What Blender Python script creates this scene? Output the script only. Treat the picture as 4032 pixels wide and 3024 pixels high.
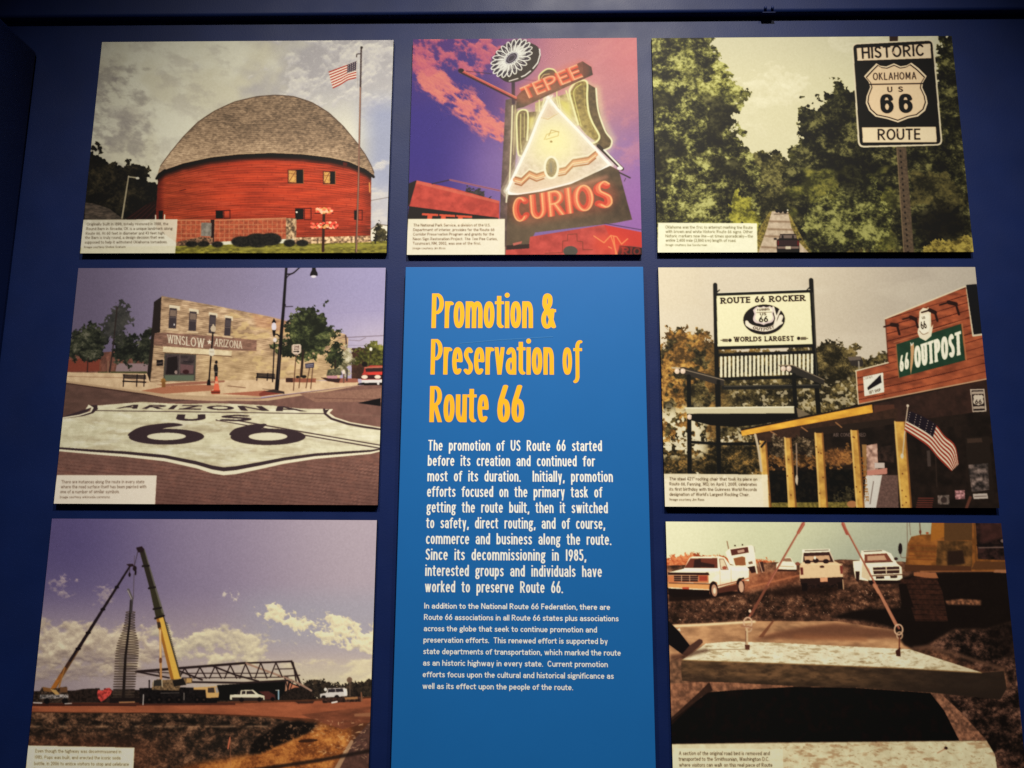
import bpy, bmesh, math
import numpy as np
from mathutils import Vector, Matrix

S = bpy.context.scene
COL = S.collection
for o in list(bpy.data.objects): bpy.data.objects.remove(o)

# ----------------------------------------------------------------------------
# camera: hand held phone, 2 m in front of the display wall and tilted up a little
# ----------------------------------------------------------------------------
cam_data = bpy.data.cameras.new('camera')
cam = bpy.data.objects.new('camera', cam_data); COL.objects.link(cam)
r = Vector((0.99981671, 0.01855209, 0.00473012)); u = Vector((-0.00157639, -0.16645188, 0.98604832)); f = Vector((-0.01908059, 0.98587504, 0.16639213))
cam.matrix_world = Matrix(((r.x, u.x, -f.x, 0), (r.y, u.y, -f.y, -2.0), (r.z, u.z, -f.z, 0), (0, 0, 0, 1)))
cam_data.sensor_fit = 'HORIZONTAL'; cam_data.sensor_width = 36.0; cam_data.lens = 36.0*2973.33/4032
cam_data.clip_start = .05; cam_data.clip_end = 100
S.camera = cam

# ----------------------------------------------------------------------------
# light: a dim museum room and its ceiling spotlights
# ----------------------------------------------------------------------------
world = bpy.data.worlds.new('World'); S.world = world; world.use_nodes = True
bg = world.node_tree.nodes['Background']; bg.inputs[0].default_value = (.55, .68, 1.0, 1); bg.inputs[1].default_value = .012

def spotlight(loc, aim, watts, angle, blend, size, col=(1.0, .93, .80)):
    d = bpy.data.lights.new('gallery_spotlight', 'SPOT'); d.energy = watts; d.spot_size = math.radians(angle); d.spot_blend = blend
    d.shadow_soft_size = size; d.color = col
    o = bpy.data.objects.new('gallery_spotlight', d); COL.objects.link(o); o.location = loc
    o.rotation_euler = (Vector(aim)-Vector(loc)).to_track_quat('-Z', 'Y').to_euler()
spotlight((.34, -2.2, 3.0), (.20, 0, .05), 620, 66, 1.0, .035)
spotlight((-1.0, -2.3, 2.9), (-.85, 0, -.35), 285, 58, 1.0, .035)
spotlight((1.25, -2.3, 2.9), (.80, 0, -.45), 215, 56, 1.0, .035)

S.view_settings.view_transform = 'Standard'; S.view_settings.look = 'None'
S.view_settings.exposure = 0; S.view_settings.gamma = 1; S.view_settings.use_curve_mapping = False
S.render.engine = 'CYCLES'
S.cycles.max_bounces = 6; S.cycles.use_denoising = False

# ----------------------------------------------------------------------------
# helpers
# ----------------------------------------------------------------------------
PPM = 800          # dots per metre of the printed sheets
LIGHT = np.array((1.0, .935, .82))

def material(name, base, rough=.45, spec=.5, bump=0, bump_scale=300, mottling=0, mottle_scale=6, vcol=None, detail=6, rough_var=0):
    m = bpy.data.materials.new(name); m.use_nodes = True; nt = m.node_tree; N = nt.nodes; L = nt.links
    p = N['Principled BSDF']; p.inputs['Base Color'].default_value = (*base, 1); p.inputs['Roughness'].default_value = rough; p.inputs['Specular IOR Level'].default_value = spec
    tc = N.new('ShaderNodeTexCoord')
    if vcol:
        a = N.new('ShaderNodeAttribute'); a.attribute_name = vcol; L.new(a.outputs['Color'], p.inputs['Base Color'])
    elif mottling:
        n = N.new('ShaderNodeTexNoise'); n.inputs['Scale'].default_value = mottle_scale; n.inputs['Detail'].default_value = detail; L.new(tc.outputs['Object'], n.inputs['Vector'])
        rp = N.new('ShaderNodeMapRange'); rp.inputs['From Min'].default_value = .3; rp.inputs['From Max'].default_value = .7; rp.inputs['To Min'].default_value = 1-mottling; rp.inputs['To Max'].default_value = 1+mottling
        L.new(n.outputs['Fac'], rp.inputs['Value'])
        mx = N.new('ShaderNodeMix'); mx.data_type = 'RGBA'; mx.blend_type = 'MULTIPLY'; mx.inputs['Factor'].default_value = 1; mx.inputs['A'].default_value = (*base, 1)
        L.new(rp.outputs['Result'], mx.inputs['B']); L.new(mx.outputs['Result'], p.inputs['Base Color'])
    if rough_var:
        n3 = N.new('ShaderNodeTexNoise'); n3.inputs['Scale'].default_value = 9; n3.inputs['Detail'].default_value = 8; L.new(tc.outputs['Object'], n3.inputs['Vector'])
        r3 = N.new('ShaderNodeMapRange'); r3.inputs['From Min'].default_value = .3; r3.inputs['From Max'].default_value = .7; r3.inputs['To Min'].default_value = rough-rough_var; r3.inputs['To Max'].default_value = rough+rough_var
        L.new(n3.outputs['Fac'], r3.inputs['Value']); L.new(r3.outputs['Result'], p.inputs['Roughness'])
    if bump:
        n2 = N.new('ShaderNodeTexNoise'); n2.inputs['Scale'].default_value = bump_scale; n2.inputs['Detail'].default_value = 4; L.new(tc.outputs['Object'], n2.inputs['Vector'])
        b = N.new('ShaderNodeBump'); b.inputs['Strength'].default_value = bump; b.inputs['Distance'].default_value = .002; L.new(n2.outputs['Fac'], b.inputs['Height']); L.new(b.outputs['Normal'], p.inputs['Normal'])
    return m

def link(name, me, mat=None, parent=None):
    o = bpy.data.objects.new(name, me); COL.objects.link(o)
    if mat: me.materials.append(mat)
    if parent: o.parent = parent
    return o
def tag(o, label=None, cat=None, group=None, kind=None):
    for k, v in (('label', label), ('category', cat), ('group', group), ('kind', kind)):
        if v: o[k] = v
    return o
def box_mesh(name, x0, x1, y0, y1, z0, z1, bevel=0, seg=3):
    bm = bmesh.new(); bmesh.ops.create_cube(bm, size=1)
    for v in bm.verts: v.co = Vector(((x0+x1)/2+v.co.x*(x1-x0), (y0+y1)/2+v.co.y*(y1-y0), (z0+z1)/2+v.co.z*(z1-z0)))
    if bevel: bmesh.ops.bevel(bm, geom=bm.edges[:]+bm.verts[:], offset=bevel, segments=seg, profile=.5, affect='EDGES')
    me = bpy.data.meshes.new(name); bm.to_mesh(me); bm.free()
    for p in me.polygons: p.use_smooth = bevel > 0 and seg > 2
    return me

# ----------------------------------------------------------------------------
# the room: navy wall, picture rail along its top, return partition at the left
# ----------------------------------------------------------------------------
WALL_Y = .014
NAVY = (.0038, .0130, .078)
navy = material('navy_satin_paint', NAVY, .50, .24, bump=.12, bump_scale=260, mottling=.10, mottle_scale=7, rough_var=.035)
wall = link('wall', box_mesh('wall', -3.0, 3.0, WALL_Y, WALL_Y+.15, -1.6, 2.3), navy); tag(wall, kind='structure')

def rail():
    z0, b, rr = 1.429, .025, .012
    prof = [(WALL_Y, 1.60), (WALL_Y, z0)]
    for a in np.linspace(0, 90, 9):
        t = math.radians(a); prof.append((WALL_Y-b+rr-rr*math.sin(t), z0+rr-rr*math.cos(t)))
    prof += [(WALL_Y-b, 1.60)]
    bm = bmesh.new(); ends = []
    for x in (-3.0, 3.0): ends.append([bm.verts.new((x, y, z)) for y, z in prof])
    n = len(prof)
    for i in range(n): bm.faces.new((ends[0][i], ends[0][(i+1) % n], ends[1][(i+1) % n], ends[1][i]))
    bm.faces.new(ends[0][::-1]); bm.faces.new(ends[1])
    bmesh.ops.recalc_face_normals(bm, faces=bm.faces[:])
    me = bpy.data.meshes.new('rail'); bm.to_mesh(me); bm.free()
    for p in me.polygons: p.use_smooth = True
    me.set_sharp_from_angle(angle=math.radians(30))
    return me
rail_ob = link('wall_header', rail(), navy); tag(rail_ob, 'navy painted header board with rounded lower edge across the top of the wall', 'header board')

part_ob = link('partition_wall', box_mesh('partition', -1.60, -1.447, -1.2, .0135, -1.6, 1.334, .012, 4), navy); tag(part_ob, 'low navy partition standing out from the wall left of the photo panels', 'partition')

clip = bpy.data.objects.new('bracket', None); COL.objects.link(clip); clip.location = (.70, WALL_Y-.025, 1.438)
tag(clip, 'small navy painted bracket with two screws on the header board edge', 'bracket')
link('plate', box_mesh('plate', -.019, .019, -.0012, .012, -.0118, -.0092, .0006, 1), navy, clip)
for sx in (-.010, .010):
    bm = bmesh.new(); bmesh.ops.create_uvsphere(bm, u_segments=14, v_segments=8, radius=.0042)
    for v in bm.verts: v.co = Vector((v.co.x+sx, v.co.y*1.3-.002, v.co.z*1.5+.002))
    me = bpy.data.meshes.new('screw'); bm.to_mesh(me); bm.free()
    for p in me.polygons: p.use_smooth = True
    link('screw', me, navy, clip)

LV = dict(barn=1.08, neon=1.50, road=1.36, shield=1.02, rocker=1.13, cranes=.79, slab=.84)   # how strongly the gallery light reaches each sheet

# ----------------------------------------------------------------------------
# printing kit: the pictures and words that are printed on the flat boards are
# worked out here as ink colours on a fine grid (numpy only, no files)
# ----------------------------------------------------------------------------
def homography(src, dst):
    A, b = [], []
    for (x, y), (u, v) in zip(src, dst):
        A.append([x, y, 1, 0, 0, 0, -u*x, -u*y]); b.append(u)
        A.append([0, 0, 0, x, y, 1, -v*x, -v*y]); b.append(v)
    h = np.linalg.solve(np.array(A, float), np.array(b, float))
    return np.append(h, 1).reshape(3, 3)

def hmap(H, p):
    p = np.atleast_2d(np.array(p, float))
    q = np.c_[p, np.ones(len(p))] @ H.T
    return q[:, :2] / q[:, 2:3]

def value_noise(shape, sx, sy, rng):
    h, w = shape
    gy, gx = int(h/sy)+3, int(w/sx)+3
    g = rng.random((gy, gx))
    y = np.arange(h)/sy + rng.random(); x = np.arange(w)/sx + rng.random()
    iy = np.minimum(y.astype(int), gy-2); ix = np.minimum(x.astype(int), gx-2)
    fy = y-iy; fx = x-ix
    fy = fy*fy*(3-2*fy); fx = fx*fx*(3-2*fx)
    a = g[iy][:, ix]; b = g[iy][:, ix+1]; c = g[iy+1][:, ix]; d = g[iy+1][:, ix+1]
    fy = fy[:, None]
    return (a*(1-fx)+b*fx)*(1-fy) + (c*(1-fx)+d*fx)*fy

def fbm(shape, s, octaves=4, seed=0, stretch=1.0, gain=0.55):
    rng = np.random.default_rng(seed)
    out = 0; amp = 1; tot = 0
    for _ in range(octaves):
        out = out + amp*value_noise(shape, max(1.01, s*stretch), max(1.01, s), rng); tot += amp
        amp *= gain; s *= 0.5
    out = out/tot
    return np.clip((out-0.5)*1.9+0.5, 0, 1)

def noise_xy(U, V, octaves=5, seed=0, gain=.58, billow=False):
    """fractal noise at any coordinates (one unit = one coarse cell), centred on 0 with unit spread"""
    rng = np.random.default_rng(seed); out = 0; amp = 1
    for k in range(octaves):
        g = rng.random((64, 64)); a = .6+k*1.1
        x = U*math.cos(a)-V*math.sin(a)+rng.random()*64; y = U*math.sin(a)+V*math.cos(a)+rng.random()*64
        ix, iy = np.floor(x).astype(int), np.floor(y).astype(int); fx, fy = x-ix, y-iy
        fx = fx*fx*fx*(fx*(fx*6-15)+10); fy = fy*fy*fy*(fy*(fy*6-15)+10)
        i0, i1, j0, j1 = ix % 64, (ix+1) % 64, iy % 64, (iy+1) % 64
        v = (g[j0, i0]*(1-fx)+g[j0, i1]*fx)*(1-fy)+(g[j1, i0]*(1-fx)+g[j1, i1]*fx)*fy
        if billow: v = np.abs(v-.5)*2
        out = out+amp*v; amp *= gain; U, V = U*2.03, V*2.03
    return (out-out.mean())/(out.std()+1e-6)

def blur(a, r):
    r = int(max(1, round(r)))
    for _ in range(2):
        for ax in (0, 1):
            p = np.concatenate([np.repeat(np.take(a, [0], ax), r+1, ax), a, np.repeat(np.take(a, [-1], ax), r, ax)], ax)
            c = np.cumsum(p, ax)
            n = a.shape[ax]
            a = (np.take(c, np.arange(2*r+1, 2*r+1+n), ax) - np.take(c, np.arange(n), ax))/(2*r+1)
    return a

def smooth(x, a, b):
    t = np.clip((x-a)/(b-a), 0, 1)
    return t*t*(3-2*t)

def catmull(pts, n=8, closed=False):
    p = np.array(pts, float)
    if closed: p = np.vstack([p[-1], p, p[0], p[1]])
    else: p = np.vstack([2*p[0]-p[1], p, 2*p[-1]-p[-2]])
    out = []
    for i in range(1, len(p)-2):
        for t in np.linspace(0, 1, n, endpoint=False):
            a, b, c, d = p[i-1], p[i], p[i+1], p[i+2]
            out.append(0.5*((2*b)+(c-a)*t+(2*a-5*b+4*c-d)*t*t+(3*b-a-3*c+d)*t**3))
    if not closed: out.append(p[-2])
    return np.array(out)

# --- a small stroke alphabet (centre lines; L lines, A arcs, C smooth curves, D dots)
GLYPHS = {
'a': (1, 'L 1 0 1 .46;A .5 .45 .5 .25 0 150;A .5 .2 .5 .2 0 360'), 'b': (1, 'L 0 0 0 1;A .5 .35 .5 .35 0 360'),
'c': (.85, 'A .5 .35 .5 .35 50 310'), 'd': (1, 'L 1 0 1 1;A .5 .35 .5 .35 0 360'),
'e': (1, 'A .5 .35 .5 .35 0 312;L 0 .36 1 .36'), 'f': (.6, 'L .25 0 .25 .78;A .65 .76 .4 .24 70 180;L -.15 .7 .65 .7'),
'\u0192': (1.0, 'L .45 -.08 .45 .78;A .95 .76 .5 .24 80 180;L .05 .68 1.0 .68;A -.05 -.08 .5 .16 280 360'),
'g': (1, 'A .45 .47 .45 .23 0 360;A .45 -.12 .5 .17 0 360;C .2 .28 .05 .16 .3 .06;L .8 .68 1.15 .68'),
'h': (1, 'L 0 0 0 1;A .5 .4 .5 .3 0 180;L 1 0 1 .42'), 'i': (0, 'L 0 0 0 .7;D 0 .93'), 'j': (0, 'L 0 -.1 0 .7;A -.3 -.1 .3 .15 270 360;D 0 .93'),
'k': (.9, 'L 0 0 0 1;L .1 .34 .85 .7;L .25 .42 .95 0'), 'l': (0, 'L 0 0 0 1'),
'm': (2, 'L 0 0 0 .7;A .5 .4 .5 .3 0 180;L 1 0 1 .42;A 1.5 .4 .5 .3 0 180;L 2 0 2 .42'),
'n': (1, 'L 0 0 0 .7;A .5 .4 .5 .3 0 180;L 1 0 1 .42'), 'o': (1, 'A .5 .35 .5 .35 0 360'), 'p': (1, 'L 0 -.27 0 .7;A .5 .35 .5 .35 0 360'),
'q': (1, 'L 1 -.27 1 .7;A .5 .35 .5 .35 0 360'), 'r': (.55, 'L 0 0 0 .7;A .5 .4 .5 .3 65 180'),
's': (.8, 'C .78 .62 .45 .7 .08 .6 .08 .48 .4 .36 .76 .24 .78 .1 .4 0 .0 .08'), 't': (.6, 'L .2 .1 .2 .9;A .55 .16 .35 .16 180 280;L -.15 .7 .65 .7'),
'u': (1, 'L 1 0 1 .7;A .5 .3 .5 .3 180 360;L 0 .28 0 .7'), 'v': (1, 'L 0 .7 .5 0;L 1 .7 .5 0'), 'w': (1.7, 'L 0 .7 .45 0;L .85 .7 .45 0;L .85 .7 1.28 0;L 1.7 .7 1.28 0'),
'x': (1, 'L 0 .7 1 0;L 1 .7 0 0'), 'y': (1, 'L 0 .7 .52 .02;L 1 .7 .4 -.27'), 'z': (.9, 'L 0 .7 .9 .7;L .9 .7 0 0;L 0 0 .9 0'),
'A': (1.4, 'L .7 1 0 0;L .7 1 1.4 0;L .25 .32 1.15 .32'), 'B': (1.1, 'L 0 0 0 1;A .4 .76 .6 .24 -90 90;A .45 .26 .65 .26 -90 90;L 0 1 .4 1;L 0 .52 .45 .52;L 0 0 .45 0'),
'C': (1.3, 'A .7 .5 .7 .5 45 315'), 'D': (1.4, 'L 0 0 0 1;A .5 .5 .9 .5 -90 90;L 0 1 .5 1;L 0 0 .5 0'), 'E': (.95, 'L 0 0 0 1;L 0 1 .95 1;L 0 .52 .85 .52;L 0 0 .95 0'),
'F': (.95, 'L 0 0 0 1;L 0 1 .95 1;L 0 .52 .85 .52'), 'G': (1.4, 'A .7 .5 .7 .5 45 330;L 1.35 .05 1.35 .45;L .8 .45 1.35 .45'),
'H': (1.25, 'L 0 0 0 1;L 1.25 0 1.25 1;L 0 .52 1.25 .52'), 'I': (0, 'L 0 0 0 1'), 'J': (.6, 'L .6 .2 .6 1;A .2 .2 .4 .2 200 360'), 'K': (1.2, 'L 0 0 0 1;L .1 .48 1.05 1;L .3 .55 1.2 0'),
'L': (.9, 'L 0 0 0 1;L 0 0 .9 0'), 'M': (1.6, 'L .1 0 .1 1;L 1.5 0 1.5 1;L .1 1 .8 .2;L 1.5 1 .8 .2'), 'N': (1.3, 'L 0 0 0 1;L 1.3 0 1.3 1;L 0 1 1.3 0'),
'O': (1.5, 'A .75 .5 .75 .5 0 360'), 'P': (1.2, 'L 0 0 0 1;A .45 .72 .75 .28 -90 90;L 0 1 .45 1;L 0 .44 .45 .44'), 'Q': (1.5, 'A .75 .5 .75 .5 0 360;L .8 .25 1.4 -.1'),
'R': (1.25, 'L 0 0 0 1;A .45 .74 .7 .26 -90 90;L 0 1 .45 1;L 0 .48 .45 .48;L .45 .5 1.25 0'), 'S': (1, 'C .95 .88 .55 1 .08 .88 .08 .66 .5 .52 .92 .36 .95 .12 .5 0 .0 .12'),
'T': (1.2, 'L .6 0 .6 1;L 0 1 1.2 1'), 'U': (1.25, 'A .62 .36 .62 .36 180 360;L 0 .34 0 1;L 1.24 .34 1.24 1'), 'V': (1.3, 'L 0 1 .65 0;L 1.3 1 .65 0'),
'W': (2, 'L 0 1 .5 0;L 1 1 .5 0;L 1 1 1.5 0;L 2 1 1.5 0'), 'X': (1.2, 'L 0 0 1.2 1;L 0 1 1.2 0'), 'Y': (1.2, 'L .6 0 .6 .45;L 0 1 .6 .42;L 1.2 1 .6 .42'), 'Z': (1.2, 'L 0 1 1.2 1;L 1.2 1 0 0;L 0 0 1.2 0'),
'0': (1, 'A .5 .5 .5 .5 0 360'), '1': (.2, 'L .1 0 .1 1'), '2': (1, 'A .5 .7 .45 .3 0 170;C .95 .7 .8 .45 .4 .2 .05 0;L .05 0 1 0'),
'3': (.95, 'A .4 .75 .45 .25 -90 150;A .4 .25 .52 .25 -150 90'), '4': (1, 'L .75 0 .75 1;L .75 1 0 .28;L 0 .28 1 .28'), '5': (.95, 'L .1 1 .85 1;L .15 .55 .15 1;A .4 .31 .52 .31 -150 110'),
'6': (1, 'A .5 .31 .5 .31 0 360;C 0 .31 .1 .56 .4 .8 .72 1.04'), '\u0431': (1, 'A .5 .31 .5 .31 0 360;C 0 .31 0 .72 .18 .95 .5 1 .82 .95 .97 .78'), '7': (1, 'L 0 1 1 1;L 1 1 .4 0'), '8': (1, 'A .5 .76 .42 .24 0 360;A .5 .27 .5 .27 0 360'),
'9': (1, 'A .5 .69 .5 .31 0 360;C 1 .69 .9 .44 .6 .2 .28 -.04'), '.': (.0, 'D 0 .06'), ',': (.1, 'L .14 .12 -.04 -.14'), "'": (0, 'L 0 .72 0 1'), '"': (.5, 'L 0 .72 0 1;L .5 .72 .5 1'),
'-': (.7, 'L 0 .33 .7 .33'), '\u2014': (2.2, 'L 0 .33 2.2 .33'), '(': (.4, 'C .4 1.05 0 .4 .4 -.25'), ')': (.4, 'C 0 1.05 .4 .4 0 -.25'),
'&': (1.45, 'C 1.5 .0 .9 .36 .2 .66 .25 .92 .6 1 .95 .92 .95 .72 .6 .56 .12 .38 .0 .18 .3 0 .8 .02 1.15 .25 1.3 .52;L .95 .5 1.55 .5'),
}
def glyph_polys(ch, st):
    """list of convex-ish pieces of one letter in em units (cap height 1); each is ('q', pts) or ('c', pts)"""
    w, code = GLYPHS[ch]
    hi = 1.0 if (ch.isupper() or ch.isdigit() or ch in '&(\u0431') else .7
    xs, pw, ph, xh = st['xs'], st['pw'], st['ph'], st.get('xh', .7)
    def remap(y):
        if hi == 1.0: return y
        return y*xh/.7 if y <= .7 else xh+(y-.7)*(1-xh)/.3
    def fy(y): return ph/2 + remap(y)*(remap(hi)-ph)/remap(hi)
    out = []
    for s in code.split(';'):
        k, *v = s.split(); v = [float(t) for t in v]
        if k == 'L':
            p = np.array(v).reshape(2, 2)
            horiz = abs(p[1, 0]-p[0, 0]) > 1e-6 and abs(p[1, 1]-p[0, 1]) < 1e-6
            if horiz:
                a = [p[0, 0]*xs, fy(p[0, 1])]; b = [p[1, 0]*xs, fy(p[1, 1])]
                e = pw*.5 if st.get('ext', 1) else 0
                out.append(('q', np.array([[a[0]-e*.9, a[1]-ph/2], [b[0]+e*.9, b[1]-ph/2], [b[0]+e*.9, b[1]+ph/2], [a[0]-e*.9, a[1]+ph/2]])))
            else:
                a = [p[0, 0]*xs, remap(p[0, 1])]; b = [p[1, 0]*xs, remap(p[1, 1])]
                dx, dy = b[0]-a[0], b[1]-a[1]
                h = pw/2*(1.0 + .25*min(1.5, abs(dx/(abs(dy)+1e-6))))
                if ch in 'vwyVWAMNkKRXx' and abs(dx) > 1e-6: h *= .9
                out.append(('q', np.array([[a[0]-h, a[1]], [a[0]+h, a[1]], [b[0]+h, b[1]], [b[0]-h, b[1]]])))
                sf = st.get('serif', 0)
                if sf:
                    for e in (a, b):
                        if abs(e[1]) < .01 or abs(e[1]-1) < .01:
                            y0 = 0 if abs(e[1]) < .01 else 1-ph*.8
                            out.append(('q', np.array([[e[0]-h-sf, y0], [e[0]+h+sf, y0], [e[0]+h+sf, y0+ph*.8], [e[0]-h-sf, y0+ph*.8]])))
        elif k == 'D':
            r = max(pw, ph)*.56
            t = np.linspace(0, 2*np.pi, 20, endpoint=False)
            yy = remap(v[1]) if v[1] > .5 else ph*.5
            out.append(('q', np.c_[v[0]*xs+r*np.cos(t)*pw/max(pw, ph), yy+r*np.sin(t)*1.0]))
        else:
            if k == 'A':
                cx, cy, rx, ry, a0, a1 = v
                t = np.radians(np.linspace(a0, a1, max(6, int(abs(a1-a0)/9))))
                p = np.c_[cx+rx*np.cos(t), cy+ry*np.sin(t)]
            else:
                p = catmull(np.array(v).reshape(-1, 2), 7)
            out.append(('c', np.c_[p[:, 0]*xs, [fy(y) for y in p[:, 1]]]))
    return w*xs, out

def ink_test(pieces, st, X, Y):
    """boolean: is point (X, Y) inside the letter"""
    m = np.zeros(X.shape, bool)
    for k, p in pieces:
        if k == 'q': m |= inside(p, X, Y)
        else:
            ax, ay = 2/st['pw'], 2/st['ph']
            q = p*[ax, ay]; U, V = X*ax, Y*ay
            for a, b in zip(q[:-1], q[1:]):
                d = b-a; L = d@d+1e-12
                t = np.clip(((U-a[0])*d[0]+(V-a[1])*d[1])/L, 0, 1)
                m |= (U-a[0]-t*d[0])**2+(V-a[1]-t*d[1])**2 < 1
    return m

def inside(p, X, Y):
    m = np.zeros(X.shape, bool); n = len(p)
    for i in range(n):
        x0, y0 = p[i]; x1, y1 = p[i-1]
        if y0 == y1: continue
        c = ((y0 > Y) != (y1 > Y))
        m ^= c & (X < (x1-x0)*(Y-y0)/(y1-y0)+x0)
    return m

STYLES = {
 'head': dict(xs=.185, pw=.13, ph=.085, xh=.77, gap=.030, sp=.20),
 'intro': dict(xs=.255, pw=.128, ph=.105, xh=.73, gap=.085, sp=.52),
 'body': dict(xs=.45, pw=.145, ph=.13, xh=.69, gap=.115, sp=.36),
 'sign': dict(xs=.42, pw=.17, ph=.16, xh=.7, gap=.10, sp=.4),
 'slab': dict(xs=.50, pw=.24, ph=.20, xh=.7, gap=.14, sp=.5, serif=.10),
 'roman': dict(xs=.46, pw=.15, ph=.09, xh=.7, gap=.16, sp=.4, serif=.08),
 'digit': dict(xs=.44, pw=.24, ph=.18, xh=.7, gap=.12, sp=.4),
 'thin': dict(xs=.45, pw=.11, ph=.10, xh=.7, gap=.14, sp=.4),
}
def layout(txt, st):
    x = 0; out = []
    for ch in txt:
        if ch == ' ': x += st['sp']; continue
        w, pc = glyph_polys(ch, st)
        out.append((x+st['pw']/2, w, pc)); x += w+st['pw']+st['gap']
    return out, x-st['gap']

class Print:
    """the ink of one printed sheet, w x h metres; all drawing takes points read off a study frame and maps them onto the sheet"""
    def __init__(self, w, h, quad, ppm=PPM, base=(128, 128, 128)):
        self.W, self.Hh = int(round(w*ppm)), int(round(h*ppm))
        self.shape = (self.Hh, self.W)
        self.H = homography(quad, [(0, 0), (self.W-1, 0), (self.W-1, self.Hh-1), (0, self.Hh-1)])
        self.Hi = np.linalg.inv(self.H)
        c = hmap(self.H, [quad[0], quad[1]]); q = np.array(quad, float)
        self.k = (self.W-1)/np.linalg.norm(q[1]-q[0])*.97
        self.a = np.ones(self.shape+(3,))*np.array(base, float)
        Y, X = np.mgrid[0:self.Hh, 0:self.W].astype(float)
        P = np.stack([X, Y, np.ones_like(X)], -1) @ self.Hi.T
        self.X, self.Y = P[..., 0]/P[..., 2], P[..., 1]/P[..., 2]
    def n(self, s, o=4, seed=0, st=1.0): return fbm(self.shape, s*self.k, o, seed, st)
    def mix(self, m, col):
        m = np.asarray(m)[..., None]
        self.a = self.a*(1-m)+np.asarray(col, float)*m
    def mask(self, pts, ss=2):
        p = hmap(self.H, pts)
        x0, y0 = np.floor(p.min(0)).astype(int)-1; x1, y1 = np.ceil(p.max(0)).astype(int)+2
        x0, y0 = max(0, x0), max(0, y0); x1, y1 = min(self.W, x1), min(self.Hh, y1)
        m = np.zeros(self.shape)
        if x1 <= x0 or y1 <= y0: return m
        acc = 0
        for i in range(ss):
            for j in range(ss):
                Y, X = np.mgrid[y0:y1, x0:x1].astype(float)
                acc = acc + inside(p, X+(i+.5)/ss-.5, Y+(j+.5)/ss-.5)
        m[y0:y1, x0:x1] = acc/(ss*ss)
        return m
    def poly(self, pts, col, alpha=1.0, curve=False, soft=0, var=0, seed=1, vs=8, st=1.0):
        if curve: pts = catmull(pts, 6, True)
        m = self.mask(pts)
        if soft: m = blur(m, soft*self.k)
        self.mix(m*alpha, self.tex(col, var, seed, vs, st))
        return m
    def tex(self, col, var, seed=1, vs=8, st=1.0):
        c = np.array(col, float)
        if not var: return c
        n = (self.n(vs, 3, seed, st)-.5)*2
        return np.clip(c*(1+n[..., None]*var), 0, 255)
    def rough(self, pts, s, amp, seed, curve=False, hard=.06, bl=None):
        """polygon mask with a ragged, leafy outline and gaps"""
        m = self.mask(catmull(pts, 5, True) if curve else pts, 1)
        A = s*self.k*.95; Y, X = np.mgrid[0:self.Hh, 0:self.W]
        dx = noise_xy(self.X/(s*2.4), self.Y/(s*2.4), 4, seed+500, .75); dy = noise_xy(self.X/(s*2.4), self.Y/(s*2.4), 4, seed+900, .75)*1.3
        m = m[np.clip((Y+dy*A).astype(int), 0, self.Hh-1), np.clip((X+dx*A).astype(int), 0, self.W-1)]
        m = blur(m, (bl or s)*self.k*.6)
        n = self.n(s*.8, 4, seed)-.5
        wgt = smooth(m, .02, .22)*(1-.75*smooth(m, .9, 1))
        return smooth(m+n*amp*wgt, .5-hard, .5+hard)
    def leaves(self, m, cols, s, seed, lo=.2, hi=.85):
        """foliage colouring: light and dark clumps inside mask m"""
        n = .85*noise_xy(self.X/(s*5.5), self.Y/(s*4.5), 3, seed)+.72*noise_xy(self.X/(s*1.3), self.Y/(s*1.05), 4, seed+7, .85)
        t = np.clip((.5+n*.18-lo)/(hi-lo), 0, 1)*(len(cols)-1)
        cs = np.array(cols, float); i = np.minimum(t.astype(int), len(cols)-2); f = (t-i)[..., None]
        self.mix(m, cs[i]*(1-f)+cs[i+1]*f)
    def clouds(self, m, size, bias, lit, shade, seed, st=1.5, edge=.5, alpha=1.0, rot=0.0):
        """puffy cloud in region m: lit tops, shaded bellies"""
        ca, sa = math.cos(rot), math.sin(rot)
        U, V = (self.X*ca+self.Y*sa)/(size*st), (-self.X*sa+self.Y*ca)/size
        d = noise_xy(U, V, 6, seed, .60)*.75 - noise_xy(U*2.2, V*2.2, 4, seed+3, .6, True)*.28
        a = smooth(d+(m-1)*3.2, bias-edge, bias+edge)*np.clip(m*1.5, 0, 1)
        dy = max(1, int(size*self.k*.16)); g = np.roll(d, -dy, 0)-np.roll(d, dy, 0)
        L = np.clip(.5+g*.27+(d-bias-.6)*.10, 0, 1)[..., None]
        col = np.array(lit, float)*L+np.array(shade, float)*(1-L)
        self.a = self.a*(1-(a*alpha)[..., None])+col*(a*alpha)[..., None]
    def line(self, pts, w, col, alpha=1.0, w1=None, soft=0):
        p = hmap(self.H, pts); k = self.k
        w0 = w*k/2; w1 = (w if w1 is None else w1)*k/2
        n = len(p)-1; aa = .6
        x0, y0 = np.floor(p.min(0)-max(w0, w1)-2).astype(int); x1, y1 = np.ceil(p.max(0)+max(w0, w1)+3).astype(int)
        x0, y0 = max(0, x0), max(0, y0); x1, y1 = min(self.W, x1), min(self.Hh, y1)
        if x1 <= x0 or y1 <= y0: return
        Y, X = np.mgrid[y0:y1, x0:x1].astype(float)
        best = np.zeros(X.shape)
        for i in range(n):
            a, b = p[i], p[i+1]; d = b-a; L = d@d+1e-9
            t = np.clip(((X-a[0])*d[0]+(Y-a[1])*d[1])/L, 0, 1)
            dist = np.hypot(X-a[0]-t*d[0], Y-a[1]-t*d[1])
            r = w0+(w1-w0)*(i+t)/n
            c = np.clip((r-dist)/(2*aa)+.5, 0, 1)*np.minimum(1, np.maximum(r*2, .25)/.9)
            best = np.maximum(best, c)
        m = np.zeros(self.shape); m[y0:y1, x0:x1] = best
        if soft: m = blur(m, soft*k)
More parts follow.
